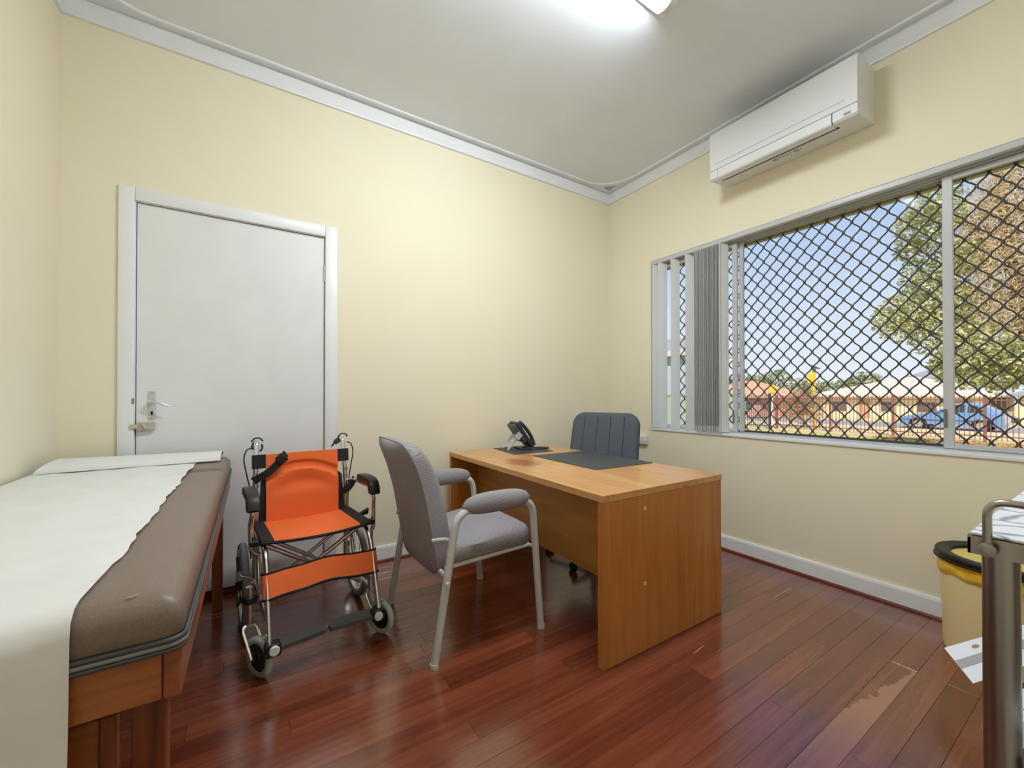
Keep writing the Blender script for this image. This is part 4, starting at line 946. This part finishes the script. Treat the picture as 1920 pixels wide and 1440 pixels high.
# back sling with the arched, stitched panels
def cany(z): return 0.02 if z < 0.60 else 0.02 + (z - 0.60) * 0.125
def back_fn(x0, x1, z0, z1, bulge=True):
    def f(u, v):
        x = x0 + (x1 - x0) * u; z = z0 + (z1 - z0) * v
        q = max(0, 1 - (x / 0.175) ** 2); y_ = cany(z) - 0.016 + 0.020 * q
        if bulge:
            a1 = 0.765 - 0.050 * (x / 0.17) ** 2; a2 = 0.722 - 0.058 * (x / 0.17) ** 2
            y_ -= 0.006
            if a2 < z < a1: y_ += 0.012 * min(1, (a1 - z) / 0.012) * min(1, max(0, (z - a2)) / 0.006)
            if z <= a2: y_ -= 0.012 * math.exp(-((a2 - z) / 0.05)) * q ** 0.5 - 0.012 * math.exp(-((a2 - 0.07 - z) / 0.035) ** 2) * q
        return (x, y_, z)
    return f
BK = lambda u, v: (0, 1, 0)
bkp = MB(60).slab(back_fn(-0.168, 0.168, 0.455, 0.803), 28, 60, BK, 0.008).build('backrest', M['orange'], wc)
for s in (-1, 1):
    MB(60).slab(back_fn(s * 0.168, s * 0.226, 0.738, 0.804, False), 6, 4, BK, 0.011).build('back_band', M['webbing'], bkp)
    MB(60).slab(lambda u, v, s=s: (s * (0.168 + 0.034 * u * (1 - 0.35 * v)), cany(0.47 + 0.21 * v) - 0.010, 0.465 + (0.225 - 0.02 * u) * v), 5, 10, BK, 0.008).build('back_side', M['webbing'], bkp)
    MB(60).slab(lambda u, v, s=s: (s * (0.200 + 0.028 * math.sin(PI * u)), cany(0.7) - 0.016 - 0.0 * u, 0.742 + 0.060 * v), 3, 3, BK, 0.0075) 
# harness straps
def ribbon(pts, wdir, wd, t, name, parent, mat):
    P_ = catmull(pts, 6); n = len(P_) - 1
    def f(u, v): i = min(n, int(round(v * n))); return P_[i] + Vector(wdir) * (u - 0.5) * wd
    def nn(u, v):
        i = min(n - 1, int(v * n)); d = (P_[i + 1] - P_[i]).normalized(); return d.cross(Vector(wdir)).normalized()
    return MB(60).slab(f, 2, n, nn, t).build(name, mat, parent)
sl = ribbon([(-0.222, 0.004, 0.682), (-0.190, -0.004, 0.700), (-0.150, -0.010, 0.728), (-0.110, -0.010, 0.772), (-0.082, 0.002, 0.806)], (0.55, 0, -0.83), 0.036, 0.003, 'harness_strap', wc, M['webbing'])
MB(40).box(-0.024, 0.024, -0.006, 0.006, -0.020, 0.020, 0.003, m=Matrix.Translation((-0.104, -0.016, 0.782)) @ Matrix.Rotation(0.85, 4, 'Y')).build('strap_buckle', M['black'], sl)
ribbon([(0.255, 0.0, 0.640), (0.232, -0.012, 0.612), (0.208, -0.016, 0.588), (0.180, -0.006, 0.574)], (0.6, 0, -0.8), 0.036, 0.003, 'harness_strap', wc, M['webbing'])
# calf strap
def calf(u, v):
    x = -0.232 + 0.464 * u; q = 1 - (x / 0.232) ** 2; z = 0.285 + 0.092 * v - 0.006 * q
    e_ = max(0, (abs(x) - 0.205) / 0.027)
    return (x, front_y(z) - 0.016 + 0.062 * q ** 1.1 + 0.022 * e_ * e_ + 0.004 * math.sin(x * 31) * q, z + 0.003 * math.sin(x * 25 + 1) * q)
cs_ = MB(60).slab(calf, 40, 8, BK, 0.004).build('calf_strap', M['orange'], wc)
for v_ in (0.0, 1.0): MB(60).tube([calf(k / 40, v_) for k in range(41)], 0.0058, 8, sq=(1.0, 0.6)).build('strap_binding', M['webbing'], cs_)
# ================================================================== OUTSIDE: pale haze is painted into the yard and street colours
GZ = -0.70
M['grass'] = noisy('dry_lawn', (170, 166, 104), (212, 190, 128), 2.2, 0.95, bs=0.6, bd=0.05, detail=8, spec=0.1)
M['verge'] = noisy('straw_verge', (220, 194, 144), (232, 208, 162), 3.0, 0.95, bs=0.4, bd=0.03, detail=8, spec=0.1)
M['road'] = noisy('grey_asphalt', (150, 146, 142), (166, 162, 158), 30, 0.9, bs=0.2)
M['kerb'] = noisy('pale_concrete', (206, 200, 188), (192, 186, 176), 12, 0.85, bs=0.2)
M['eave'] = base_mat('olive_eave_paint', (166, 158, 124), 0.6)[0]
M['brown'] = base_mat('brown_powdercoat', (138, 92, 80), 0.5)[0]
M['charc'] = base_mat('charcoal_steel', (62, 62, 66), 0.5)[0]
tag(MB().box(0.12, 20.4, -16, 24, GZ - 0.3, GZ).build('lawn', M['grass']), 'patchy dry lawn outside the window', 'lawn', kind='structure')
tag(MB().box(20.4, 26.6, -16, 40, GZ - 0.3, GZ - 0.005).build('verge', M['verge']), 'straw coloured verge beyond the picket fence', 'verge', kind='structure')
tag(MB().box(26.6, 26.9, -16, 40, GZ - 0.3, GZ + 0.02).build('kerb', M['kerb']), 'pale concrete kerb along the road', 'kerb', kind='structure')
tag(MB().box(26.9, 34.0, -16, 60, GZ - 0.3, GZ - 0.06).build('road', M['road']), 'grey asphalt road outside', 'road', kind='structure')
tag(MB().box(34.0, 120.0, -40, 90, GZ - 0.3, GZ).build('far_ground', M['verge']), 'dry ground across the road', 'ground', kind='structure')
tag(MB().box(0.121, 0.72, -5.2, 1.2, 2.39, 2.43).box(0.70, 0.74, -5.2, 1.2, 2.375, 2.55).build('eave', M['eave']), 'olive painted eave above the window outside', 'eave', kind='structure')
tag(MB().prism([(0.72, 2.552), (0.126, 3.15), (0.126, 2.432), (0.72, 2.432)], -5.2, 1.2, 'y').box(-3.8, 0.126, -5.2, 1.2, 3.11, 3.2).build('roof', M['eave']), 'roof of the house over the room', 'roof', kind='structure')

# ---- brown picket fence
fx = 20.8
fe = empty('picket_fence', (fx, 3.2, GZ)); tag(fe, 'brown steel picket fence between the lawn and the verge', 'fence')
pm = MB().box(-0.012, 0.012, -0.012, 0.012, 0.06, 1.74).box(-0.015, 0.015, -0.015, 0.015, 1.74, 1.775)
pme = pm.mesh('picket'); pme.materials.append(M['brown'])
yy = -2.6; k = 0
while yy < 8.0:
    o = bpy.data.objects.new('picket', pme); COL.objects.link(o); o.parent = fe; o.location = (0, yy - 3.2, 0); yy += 0.135
for zz in (0.20, 1.58): MB().box(fx - 0.018, fx + 0.018, -2.65, 8.0, GZ + zz, GZ + zz + 0.045).build('rail', M['brown'], fe, True)
for py in (-2.0, 0.65, 3.3, 5.6, 8.0): MB().box(fx - 0.04, fx + 0.04, py - 0.045, py + 0.045, GZ + 0.001, GZ + 1.80).build('post', M['brown'], fe, True)
ga = empty('steel_gate', (20.3, 8.9, GZ)); tag(ga, 'charcoal steel gate at the end of the picket fence', 'gate')
gme = MB().box(-0.01, 0.01, -0.01, 0.01, 0.05, 1.80).mesh('gate_bar'); gme.materials.append(M['charc'])
for k in range(16):
    o = bpy.data.objects.new('gate_bar', gme); COL.objects.link(o); o.parent = ga; o.location = (0, -0.75 + k * 0.1, 0)
for zz in (0.15, 1.55): MB().box(20.285, 20.315, 8.12, 9.7, GZ + zz, GZ + zz + 0.04).build('rail', M['charc'], ga, True)
for py in (8.10, 9.72): MB().box(20.25, 20.35, py - 0.05, py + 0.05, GZ + 0.001, GZ + 1.88).build('post', M['charc'], ga, True)

# ---- leaf litter under the fence (too small to count)
rl_ = random.Random(21)
def leaves(name, spots, n, size, mat, parent=None, flat=False, rnd=rl_, seed=None, shell=0.0):
    vs_ = []; fs = []
    tot = sum(s_[3] ** 2 for s_ in spots)
    for s_ in spots:
        for _ in range(int(n * s_[3] ** 2 / tot)):
            while True:
                p = Vector((rnd.uniform(-1, 1), rnd.uniform(-1, 1), rnd.uniform(-1, 1)))
                if shell < p.length <= 1: break
            c = Vector(s_[:3]) + Vector((p.x * s_[3], p.y * s_[3], p.z * s_[3] * (s_[4] if len(s_) > 4 else 1.0)))
            a = Vector((rnd.uniform(-1, 1), rnd.uniform(-1, 1), rnd.uniform(-1, 1) * (0.2 if flat else 0.8))).normalized()
            q = a.orthogonal().normalized(); q.rotate(Matrix.Rotation(rnd.uniform(0, 6.28), 3, a)); L = size * rnd.uniform(0.6, 1.3)
            w_ = a.cross(q).normalized() if False else q
            b0 = len(vs_)
            vs_ += [c - a * L, c + w_ * L * 0.45, c + a * L, c - w_ * L * 0.45]
            fs.append((b0, b0 + 1, b0 + 2, b0 + 3))
    mb = MB(); mb.v = vs_; mb.f = fs; mb.uv = [None] * len(fs)
    return mb.build(name, mat, parent, world=bool(parent), fixn=False)

def leaf_mat(name, c0, c1, c2, tl=0.25):
    m, nt, b = base_mat(name, c0, 0.7, 0, 0, 0.2)
    gi = N_(nt, 'ShaderNodeNewGeometry'); cr = N_(nt, 'ShaderNodeValToRGB'); E = cr.color_ramp.elements
    E[0].color = lin(c0); E[1].color = lin(c2); q = E.new(0.5); q.color = lin(c1)
    nt.links.new(gi.outputs['Random Per Island'], cr.inputs[0]); nt.links.new(cr.outputs[0], b.inputs['Base Color'])
    t = N_(nt, 'ShaderNodeBsdfTranslucent'); nt.links.new(cr.outputs[0], t.inputs[0]); mx = N_(nt, 'ShaderNodeMixShader'); mx.inputs[0].default_value = tl
    o = nt.nodes['Material Output']; nt.links.new(b.outputs[0], mx.inputs[1]); nt.links.new(t.outputs[0], mx.inputs[2]); nt.links.new(mx.outputs[0], o.inputs['Surface'])
    return m
M['leafg'] = leaf_mat('olive_green_leaf', (144, 149, 94), (182, 181, 126), (220, 214, 168))  # leaf and twig tones lightened, haze painted into them
M['twig'] = leaf_mat('tan_dry_twig', (196, 164, 122), (222, 196, 156), (242, 226, 196), 0.05)
M['bark'] = noisy('grey_brown_bark', (104, 88, 70), (134, 116, 94), 18, 0.9, bs=0.8, bd=0.02)
M['leafd'] = leaf_mat('dusty_green_leaf', (124, 132, 96), (150, 156, 118), (176, 178, 142))
M['leafp'] = leaf_mat('pinkish_bush_leaf', (122, 122, 78), (178, 150, 120), (206, 170, 150))
M['litter'] = leaf_mat('dry_leaf_litter', (196, 150, 80), (222, 184, 116), (170, 128, 74))
lt = leaves('leaf_litter', [(19.6, y_, GZ + 0.03, 0.7, 0.04) for y_ in (-2, -1, 0, 1, 2, 3)], 1800, 0.06, M['litter'], flat=True)
tag(lt, 'dry fallen leaves along the foot of the picket fence', 'leaf litter', kind='stuff')

# ---- big tree in the yard: green outer boughs and a mass of tan dry twigs
bt = empty('yard_tree', (13.2, -1.6, GZ)); tag(bt, 'big tree with green leaves and tan dry twigs right of the window', 'tree')
tk = MB(60).tube(catmull([(13.2, -1.6, GZ - 0.05), (13.15, -1.55, 0.6), (13.0, -1.4, 1.8), (12.8, -1.1, 3.2), (12.6, -0.9, 5.0), (12.6, -0.8, 6.6)], 5), [0.30 - 0.0095 * i for i in range(26)], 12).build('trunk', M['bark'], bt, True)
for br in ([(13.0, -1.4, 1.8), (12.6, -0.6, 2.3), (12.2, 0.1, 2.6), (12.0, 0.7, 3.0)], [(12.8, -1.1, 3.2), (12.4, -0.3, 3.8), (12.1, 0.3, 4.6)], [(12.6, -0.9, 5.0), (12.4, -0.3, 5.4), (12.2, 0.2, 5.8)], [(13.0, -1.4, 1.8), (12.7, -1.2, 1.7), (12.3, -0.7, 1.75), (12.1, 0.0, 1.75)]):
    MB(60).tube(catmull(br, 4), [0.07 * (1 - 0.8 * i / (4 * (len(br) - 1))) for i in range(4 * (len(br) - 1) + 1)], 8).build('branch', M['bark'], bt, True)
green = [(0.34, 5.42, 0.63), (0.59, 4.94, 0.43), (0.09, 5.75, 0.61), (0.3, 3.6, 0.69), (0.76, 3.12, 0.66), (1.08, 3.17, 0.37), (0.15, 2.75, 0.70), (0.44, 4.19, 0.49), (0.02, 1.82, 0.36), (0.16, 1.85, 0.28), (-0.3, 1.78, 0.60), (-0.81, 1.70, 0.6), (-0.48, 2.27, 0.65), (-1.06, 1.85, 0.64), (-1.6, 1.8, 0.7), (-0.2, 4.6, 0.5), (-0.15, 3.4, 0.5)]
fo = leaves('foliage', [(12.0 + rl_.uniform(-0.4, 0.4), a, b_, r_) for a, b_, r_ in green], 12000, 0.062, M['leafg'], bt); fo['kind'] = 'stuff'
brown = [(-0.42, 5.4, 0.70), (-0.85, 5.51, 0.78), (-1.18, 6.02, 0.76), (-0.59, 4.28, 0.86), (-1.17, 4.38, 0.88), (-0.41, 3.25, 0.70), (-0.92, 2.9, 0.9), (-0.69, 6.36, 0.39), (-0.24, 4.65, 0.5), (-1.4, 2.83, 0.86), (-1.9, 4.0, 0.9), (-1.9, 5.4, 0.9), (-1.6, 6.6, 0.7)]
fo2 = leaves('inner_foliage', [(12.9, a - 0.1, b_, r_ * 0.95) for a, b_, r_ in brown], 3000, 0.075, M['leafg'], bt); fo2['kind'] = 'stuff'
tw = MB(); rt = random.Random(31); tot = sum(q[2] ** 2 for q in brown)
for a, b_, r_ in brown:
    for _ in range(int(15000 * r_ ** 2 / tot)):
        while True:
            p = Vector((rt.uniform(-1, 1), rt.uniform(-1, 1), rt.uniform(-1, 1)))
            if p.length < 1: break
        c = Vector((12.5, a, b_)) + p * r_
        d = Vector((rt.gauss(0, 0.6), rt.gauss(0.1, 0.6), rt.gauss(-0.5, 0.6))).normalized() * rt.uniform(0.10, 0.28)
        q = d.orthogonal().normalized() * 0.007; w_ = d.normalized().cross(q)
        tw.add([c + q, c - q * 0.5 + w_ * 0.87, c - q * 0.5 - w_ * 0.87, c + d], [(0, 1, 3), (1, 2, 3), (2, 0, 3)])
tw = tw.build('dry_twigs', M['twig'], bt, True, fixn=False); tw['kind'] = 'stuff'

# ---- parked blue car across the verge
M['carblue'] = base_mat('sky_blue_car_paint', (104, 152, 200), 0.28, 0.0, 0.6)[0]
M['carglass'] = base_mat('dark_car_glass', (58, 66, 66), 0.12)[0]
M['rubber'] = base_mat('black_rubber', (34, 33, 33), 0.8)[0]
M['alloy'] = base_mat('silver_hubcap', (196, 190, 182), 0.35, 0.5)[0]
cx0 = 27.75; car = empty('car', (cx0 + 0.8, 2.9, GZ - 0.06)); tag(car, 'sky blue hatchback parked behind the picket fence', 'car')
z0 = GZ - 0.06
cy0, cy1 = 1.02, 4.82          # tail at low y, nose at high y
low = [(cy0 + 0.02, 0.32), (cy0 - 0.02, 0.60), (cy0 + 0.03, 0.86), (cy0 + 0.34, 0.915), (cy0 + 2.15, 0.92), (cy0 + 2.75, 0.86), (cy0 + 3.45, 0.74), (cy0 + 3.74, 0.60), (cy0 + 3.80, 0.42), (cy0 + 3.74, 0.26)]
def arch(c_, r_): return [(c_ + r_ * math.cos(a), 0.30 + r_ * math.sin(a)) for a in [PI * k / 8 for k in range(9)]]
prof = low + [(cy0 + 3.45, 0.22)] + arch(cy0 + 3.03, 0.37) + arch(cy0 + 0.74, 0.37) + [(cy0 + 0.16, 0.22)]
bd = MB(35).prism([(a, b_ + z0) for a, b_ in prof], cx0, cx0 + 1.62, 'x').build('car_body', M['carblue'], car, True)
cab_b = [(cy0 + 0.10, 0.92), (cy0 + 2.45, 0.90)]; 
def cab(inset, ya, yb, yc_, yd, zt): 
    return None
cv = [(cx0 + 0.03, cy0 + 0.04, 0.875), (cx0 + 0.03, cy0 + 2.55, 0.895), (cx0 + 1.59, cy0 + 2.55, 0.895), (cx0 + 1.59, cy0 + 0.04, 0.875),
      (cx0 + 0.18, cy0 + 0.70, 1.34), (cx0 + 0.20, cy0 + 1.72, 1.40), (cx0 + 1.42, cy0 + 1.72, 1.40), (cx0 + 1.44, cy0 + 0.70, 1.34),
      (cx0 + 0.24, cy0 + 0.98, 1.435), (cx0 + 0.24, cy0 + 1.50, 1.435), (cx0 + 1.38, cy0 + 1.50, 1.435), (cx0 + 1.38, cy0 + 0.98, 1.435)]
MB(30).add([(a, b_, c_ + z0) for a, b_, c_ in cv], [(0, 1, 5, 4), (1, 2, 6, 5), (2, 3, 7, 6), (3, 0, 4, 7), (4, 5, 9, 8), (5, 6, 10, 9), (6, 7, 11, 10), (7, 4, 8, 11), (8, 9, 10, 11)]).build('cabin', M['carblue'], car, True)
def side_x(z): return cx0 + 0.03 + (z - 0.90) / 0.5 * 0.17
def sidewin(poly, name):
    mb = MB(); n = len(poly)
    vs_ = [(side_x(b_) - 0.008, a, b_ + z0) for a, b_ in poly] + [(side_x(b_) + 0.01, a, b_ + z0) for a, b_ in poly]
    mb.add(vs_, [tuple(range(n)), tuple(range(2 * n - 1, n - 1, -1))] + [(k, (k + 1) % n, n + (k + 1) % n, n + k) for k in range(n)])
    mb.build(name, M['carglass'], car, True)
sidewin([(cy0 + 1.30, 0.96), (cy0 + 2.30, 0.95), (cy0 + 1.72, 1.34), (cy0 + 1.30, 1.35)], 'side_window')
sidewin([(cy0 + 0.62, 0.98), (cy0 + 1.22, 0.96), (cy0 + 1.22, 1.35), (cy0 + 0.92, 1.31)], 'side_window')
MB().add([(cx0 + 0.12, cy0 + 2.50, 0.93 + z0), (cx0 + 1.50, cy0 + 2.50, 0.93 + z0), (cx0 + 1.36, cy0 + 1.80, 1.36 + z0), (cx0 + 0.26, cy0 + 1.80, 1.36 + z0),
          (cx0 + 0.12, cy0 + 2.47, 0.92 + z0), (cx0 + 1.50, cy0 + 2.47, 0.92 + z0), (cx0 + 1.36, cy0 + 1.77, 1.35 + z0), (cx0 + 0.26, cy0 + 1.77, 1.35 + z0)], [(0, 1, 2, 3), (7, 6, 5, 4), (0, 4, 5, 1), (1, 5, 6, 2), (2, 6, 7, 3), (3, 7, 4, 0)]).build('windscreen', M['carglass'], car, True)
MB().box(cx0 - 0.004, cx0 + 0.01, cy0 + 0.35, cy0 + 3.70, z0 + 0.50, z0 + 0.54).build('side_moulding', M['rubber'], car, True)
MB(40).box(cx0 - 0.10, cx0 + 0.02, cy0 + 2.16, cy0 + 2.30, z0 + 0.94, z0 + 1.04, 0.02).build('wing_mirror', M['carblue'], car, True)
MB(40).box(cx0 + 0.05, cx0 + 0.40, cy0 + 3.66, cy0 + 3.79, z0 + 0.56, z0 + 0.68, 0.02).build('headlamp', M['alloy'], car, True)
for yw in (cy0 + 0.74, cy0 + 3.03):
    for xw in (cx0 + 0.10, cx0 + 1.52):
        wt = MB(50).lathe([(0.19, -0.09), (0.285, -0.09), (0.305, -0.06), (0.305, 0.06), (0.285, 0.09), (0.19, 0.09), (0.19, -0.09)], (xw, yw, z0 + 0.305), 'x', 24, cap=False).build('wheel', M['rubber'], car, True)
        MB(50).lathe([(0.0, -0.085), (0.06, -0.088), (0.16, -0.07), (0.20, -0.08), (0.20, 0.08), (0.0, 0.08)], (xw, yw, z0 + 0.305), 'x', 20, cap=False).build('hubcap', M['alloy'], wt, True)

# ---- houses across the road and next door
M['cream'] = noisy('cream_house_wall', (222, 208, 172), (228, 216, 184), 4, 0.9, bs=0.1)
M['pale_roof'] = noisy('pale_sheet_roof', (204, 192, 174), (212, 200, 184), 3, 0.7, bs=0.1)
M['brick'] = noisy('salmon_brick', (198, 146, 124), (210, 160, 138), 14, 0.9, bs=0.2)
M['tileroof'] = noisy('orange_tile_roof', (200, 150, 116), (212, 166, 132), 10, 0.8, bs=0.4)
M['tanwall'] = noisy('tan_garage_wall', (178, 140, 112), (190, 152, 124), 6, 0.9, bs=0.1)
M['housewin'] = base_mat('dim_window_glass', (96, 92, 88), 0.2)[0]
M['greyroof'] = base_mat('grey_far_roof', (150, 150, 152), 0.7)[0]
def house(name, x0, x1, y0, y1, zw, zr, wall, roof, wins, label, ov=0.4, doors=()):
    h = empty(name, ((x0 + x1) / 2, (y0 + y1) / 2, GZ)); tag(h, label, 'house')
    MB().box(x0, x1, y0, y1, GZ + 0.001, zw).build('walls', wall, h, True)
    d = min((x1 - x0) / 2, (y1 - y0) / 2); a = (x0 - ov, y0 - ov, x1 + ov, y1 + ov)
    mb = MB().add([(a[0], a[1], zw), (a[2], a[1], zw), (a[2], a[3], zw), (a[0], a[3], zw), (a[0], a[1], zw + 0.12), (a[2], a[1], zw + 0.12), (a[2], a[3], zw + 0.12), (a[0], a[3], zw + 0.12),
                   ((x0 + x1) / 2, y0 + d * 0.9, zr), ((x0 + x1) / 2, y1 - d * 0.9, zr)],
                  [(3, 2, 1, 0), (0, 1, 5, 4), (1, 2, 6, 5), (2, 3, 7, 6), (3, 0, 4, 7), (4, 5, 8), (5, 6, 9, 8), (6, 7, 9), (7, 4, 8, 9)])
    mb.build('roof', roof, h, True)
    for (wy0, wy1, wz0, wz1) in wins:
        w_ = MB().box(x0 - 0.05, x0 + 0.02, wy0, wy1, wz0, wz1).build('window', M['kerb'], h, True)
        MB().box(x0 - 0.06, x0 - 0.045, wy0 + 0.06, wy1 - 0.06, wz0 + 0.06, wz1 - 0.06).build('pane', M['housewin'], w_, True)
    for (wy0, wy1, wz0, wz1) in doors: MB().box(x0 - 0.05, x0 + 0.02, wy0, wy1, wz0, wz1).build('garage_door', M['tanwall'], h, True)
    return h
house('cream_house', 37.5, 48.0, 3.0, 12.6, 0.95, 2.55, M['cream'], M['pale_roof'], [(10.3, 11.4, -0.25, 0.6), (5.2, 6.3, -0.2, 0.62), (7.6, 8.3, -0.2, 0.62)], 'low cream house with a wide pale roof across the road', 0.6, [(8.9, 9.6, -0.69, 0.7), (3.6, 4.9, -0.69, 0.7)])
house('brick_house', 31.5, 40.0, 14.0, 20.0, 0.85, 2.4, M['brick'], M['tileroof'], [(14.6, 15.6, -0.2, 0.5)], 'salmon brick house with orange roof at the far left', 0.5)
house('yellow_house', 37.5, 46.0, -6.0, 1.6, 1.0, 2.5, M['cream'], M['greyroof'], [(0.2, 1.2, -0.2, 0.6), (-2.4, -1.2, -0.2, 0.6)], 'cream house with grey roof behind the blue car', 0.5)
house('far_hall', 70.0, 84.0, 8.0, 16.0, 2.6, 5.2, M['kerb'], M['greyroof'], [(10, 11.5, 0.6, 1.8)], 'distant hall with a grey roof on the skyline', 0.5)
M['sage'] = base_mat('sage_green_sheet', (150, 166, 152), 0.55)[0]
M['bluegrey'] = base_mat('blue_grey_cladding', (170, 180, 186), 0.7)[0]
nf = empty('sheet_fence', (8.0, 6.0, GZ)); tag(nf, 'sage green sheet metal fence beside the yard', 'fence')
sme = MB().prism([(-0.012, 0), (0.012, 0.02), (0.012, 0.10), (-0.012, 0.12), (-0.012, 0.20), (-0.016, 0.20), (-0.016, 0.116), (0.008, 0.098), (0.008, 0.022), (-0.016, 0.004)], 0.02, 1.78, 'z').mesh('fence_sheet'); sme.materials.append(M['sage'])
for k in range(34):
    o = bpy.data.objects.new('fence_sheet', sme); COL.objects.link(o); o.parent = nf; o.location = (0, -3.0 + k * 0.2, 0)
MB().box(7.97, 8.03, 3.0, 9.8, GZ + 1.78, GZ + 1.82).build('rail', M['sage'], nf, True); MB().box(7.96, 8.04, 2.94, 3.02, GZ + 0.001, GZ + 1.83).build('post', M['sage'], nf, True)
nh = empty('neighbour_house', (11.7, 9.5, GZ)); tag(nh, 'blue grey clad house just over the sheet fence', 'house')
MB().box(10.6, 12.8, 6.3, 14, GZ + 0.001, 2.55).build('walls', M['bluegrey'], nh, True)
MB().box(10.3, 13.1, 6.0, 14.3, 2.55, 2.75).build('gutter', M['kerb'], nh, True)
MB().add([(10.3, 6.0, 2.751), (13.1, 6.0, 2.751), (13.1, 14.3, 2.751), (10.3, 14.3, 2.751), (11.7, 7.4, 3.4), (11.7, 12.9, 3.4)], [(3, 2, 1, 0), (0, 1, 4), (1, 2, 5, 4), (2, 3, 5), (3, 0, 4, 5)]).build('roof', M['greyroof'], nh, True)

# ---- yellow roadside signs, bushes, far trees
M['signy'] = base_mat('sign_yellow', (240, 192, 52), 0.5)[0]
sg = empty('school_sign', (24.0, 7.55, GZ)); tag(sg, 'yellow roadside flashing sign with a solar panel on top', 'sign')
MB(50).lathe([(0.075, GZ), (0.075, 2.55)], (24, 7.50, 0), 'z', 12).build('pole', M['signy'], sg, True)
MB(40).box(23.90, 24.10, 7.42, 7.78, 1.78, 2.34, 0.02).build('sign_box', M['signy'], sg, True)
MB(40).box(-0.28, 0.28, -0.20, 0.20, -0.02, 0.02, m=Matrix.Translation((24, 7.46, 2.68)) @ Matrix.Rotation(0.5, 4, 'X')).build('solar_panel', M['charc'], sg, True)
MB(40).box(23.95, 24.05, 7.40, 7.55, 2.45, 2.60).build('battery_box', M['kerb'], sg, True)
sg2 = empty('crossing_post', (24.0, 9.7, GZ)); tag(sg2, 'yellow topped crossing post near the left end of the fence', 'post')
MB(50).lathe([(0.06, GZ), (0.06, 1.25)], (24, 9.7, 0), 'z', 12).build('pole', M['kerb'], sg2, True)
MB(40).box(23.9, 24.1, 9.55, 9.85, 1.20, 1.72, 0.03).build('sign_head', M['signy'], sg2, True)
def bush(name, spots, n, size, mat, label, cat, base, r_=0.05, group=None):
    t = empty(name, base); tag(t, label, cat, group)
    f = leaves('foliage', spots, n, size, mat, t); f['kind'] = 'stuff'
    z_top = sum(s_[2] for s_ in spots) / len(spots)
    MB(60).tube([(base[0], base[1], base[2] - 0.02), (base[0], base[1], z_top)], [r_, r_ * 0.5], 8).build('stem', M['bark'], t, True)
bush('flowering_bush', [(22.7, 7.9, 0.35, 0.75), (22.7, 7.2, 0.40, 0.8), (22.7, 7.5, 1.05, 0.65)], 2600, 0.06, M['leafp'], 'pinkish flowering bush behind the picket fence', 'bush', (22.7, 7.5, GZ))
bush('dusty_tree', [(44, 18.5, 2.2, 1.6), (44, 20.0, 2.0, 1.4)], 900, 0.22, M['leafd'], 'dusty green tree behind the salmon brick house', 'tree', (44, 19, GZ), 0.2)
bush('skyline_tree', [(58, 30, 2.4, 2.2), (58, 27.5, 2.2, 2.0), (58, 33, 2.2, 2.0)], 1500, 0.28, M['leafd'], 'wide hazy tree on the skyline at the far left', 'tree', (58, 30, GZ), 0.3)
bush('round_tree', [(58, 15.2, 2.1, 1.8), (58, 17.0, 1.7, 1.5)], 1100, 0.26, M['leafd'], 'rounded dark tree rising behind the pale roof', 'tree', (58, 16, GZ), 0.3)
bush('low_tree', [(64, 21.6, 1.8, 1.4), (64, 24.3, 2.0, 1.6)], 900, 0.26, M['leafd'], 'low spreading tree between the yellow sign and the pale roof', 'tree', (64, 22.8, GZ), 0.25)
bush('frond_tree', [(50, 22.5, 1.9, 1.1), (50, 24.2, 2.0, 1.2)], 900, 0.20, M['leafd'], 'green tree just right of the orange roof', 'tree', (50, 23.2, GZ), 0.2)
# ================================================================== SMALL MARKS
M['scuff'] = base_mat('pale_scuff', (178, 166, 156), 0.8)[0]
sc = MB().prism([(-3.022, -1.861), (-3.014, -1.857), (-3.006, -1.849), (-3.004, -1.847), (-3.008, -1.855), (-3.015, -1.861)], 0.7702, 0.7719, 'z')
sc.build('scuff_mark', M['scuff'], [o for o in co.children if o.name.startswith('cushion')][0], True)
M['filler'] = base_mat('pale_filler', (186, 134, 96), 0.7)[0]
for pts in ([(-0.462, -1.652), (-0.45, -1.646), (-0.25, -1.640), (-0.245, -1.643), (-0.30, -1.649)], [(-1.269, -1.700), (-1.25, -1.696), (-1.178, -1.691), (-1.173, -1.693), (-1.22, -1.699)]):
    MB().prism(pts, -0.0004, 0.0003, 'z').build('wood_filler', M['filler'], floor)
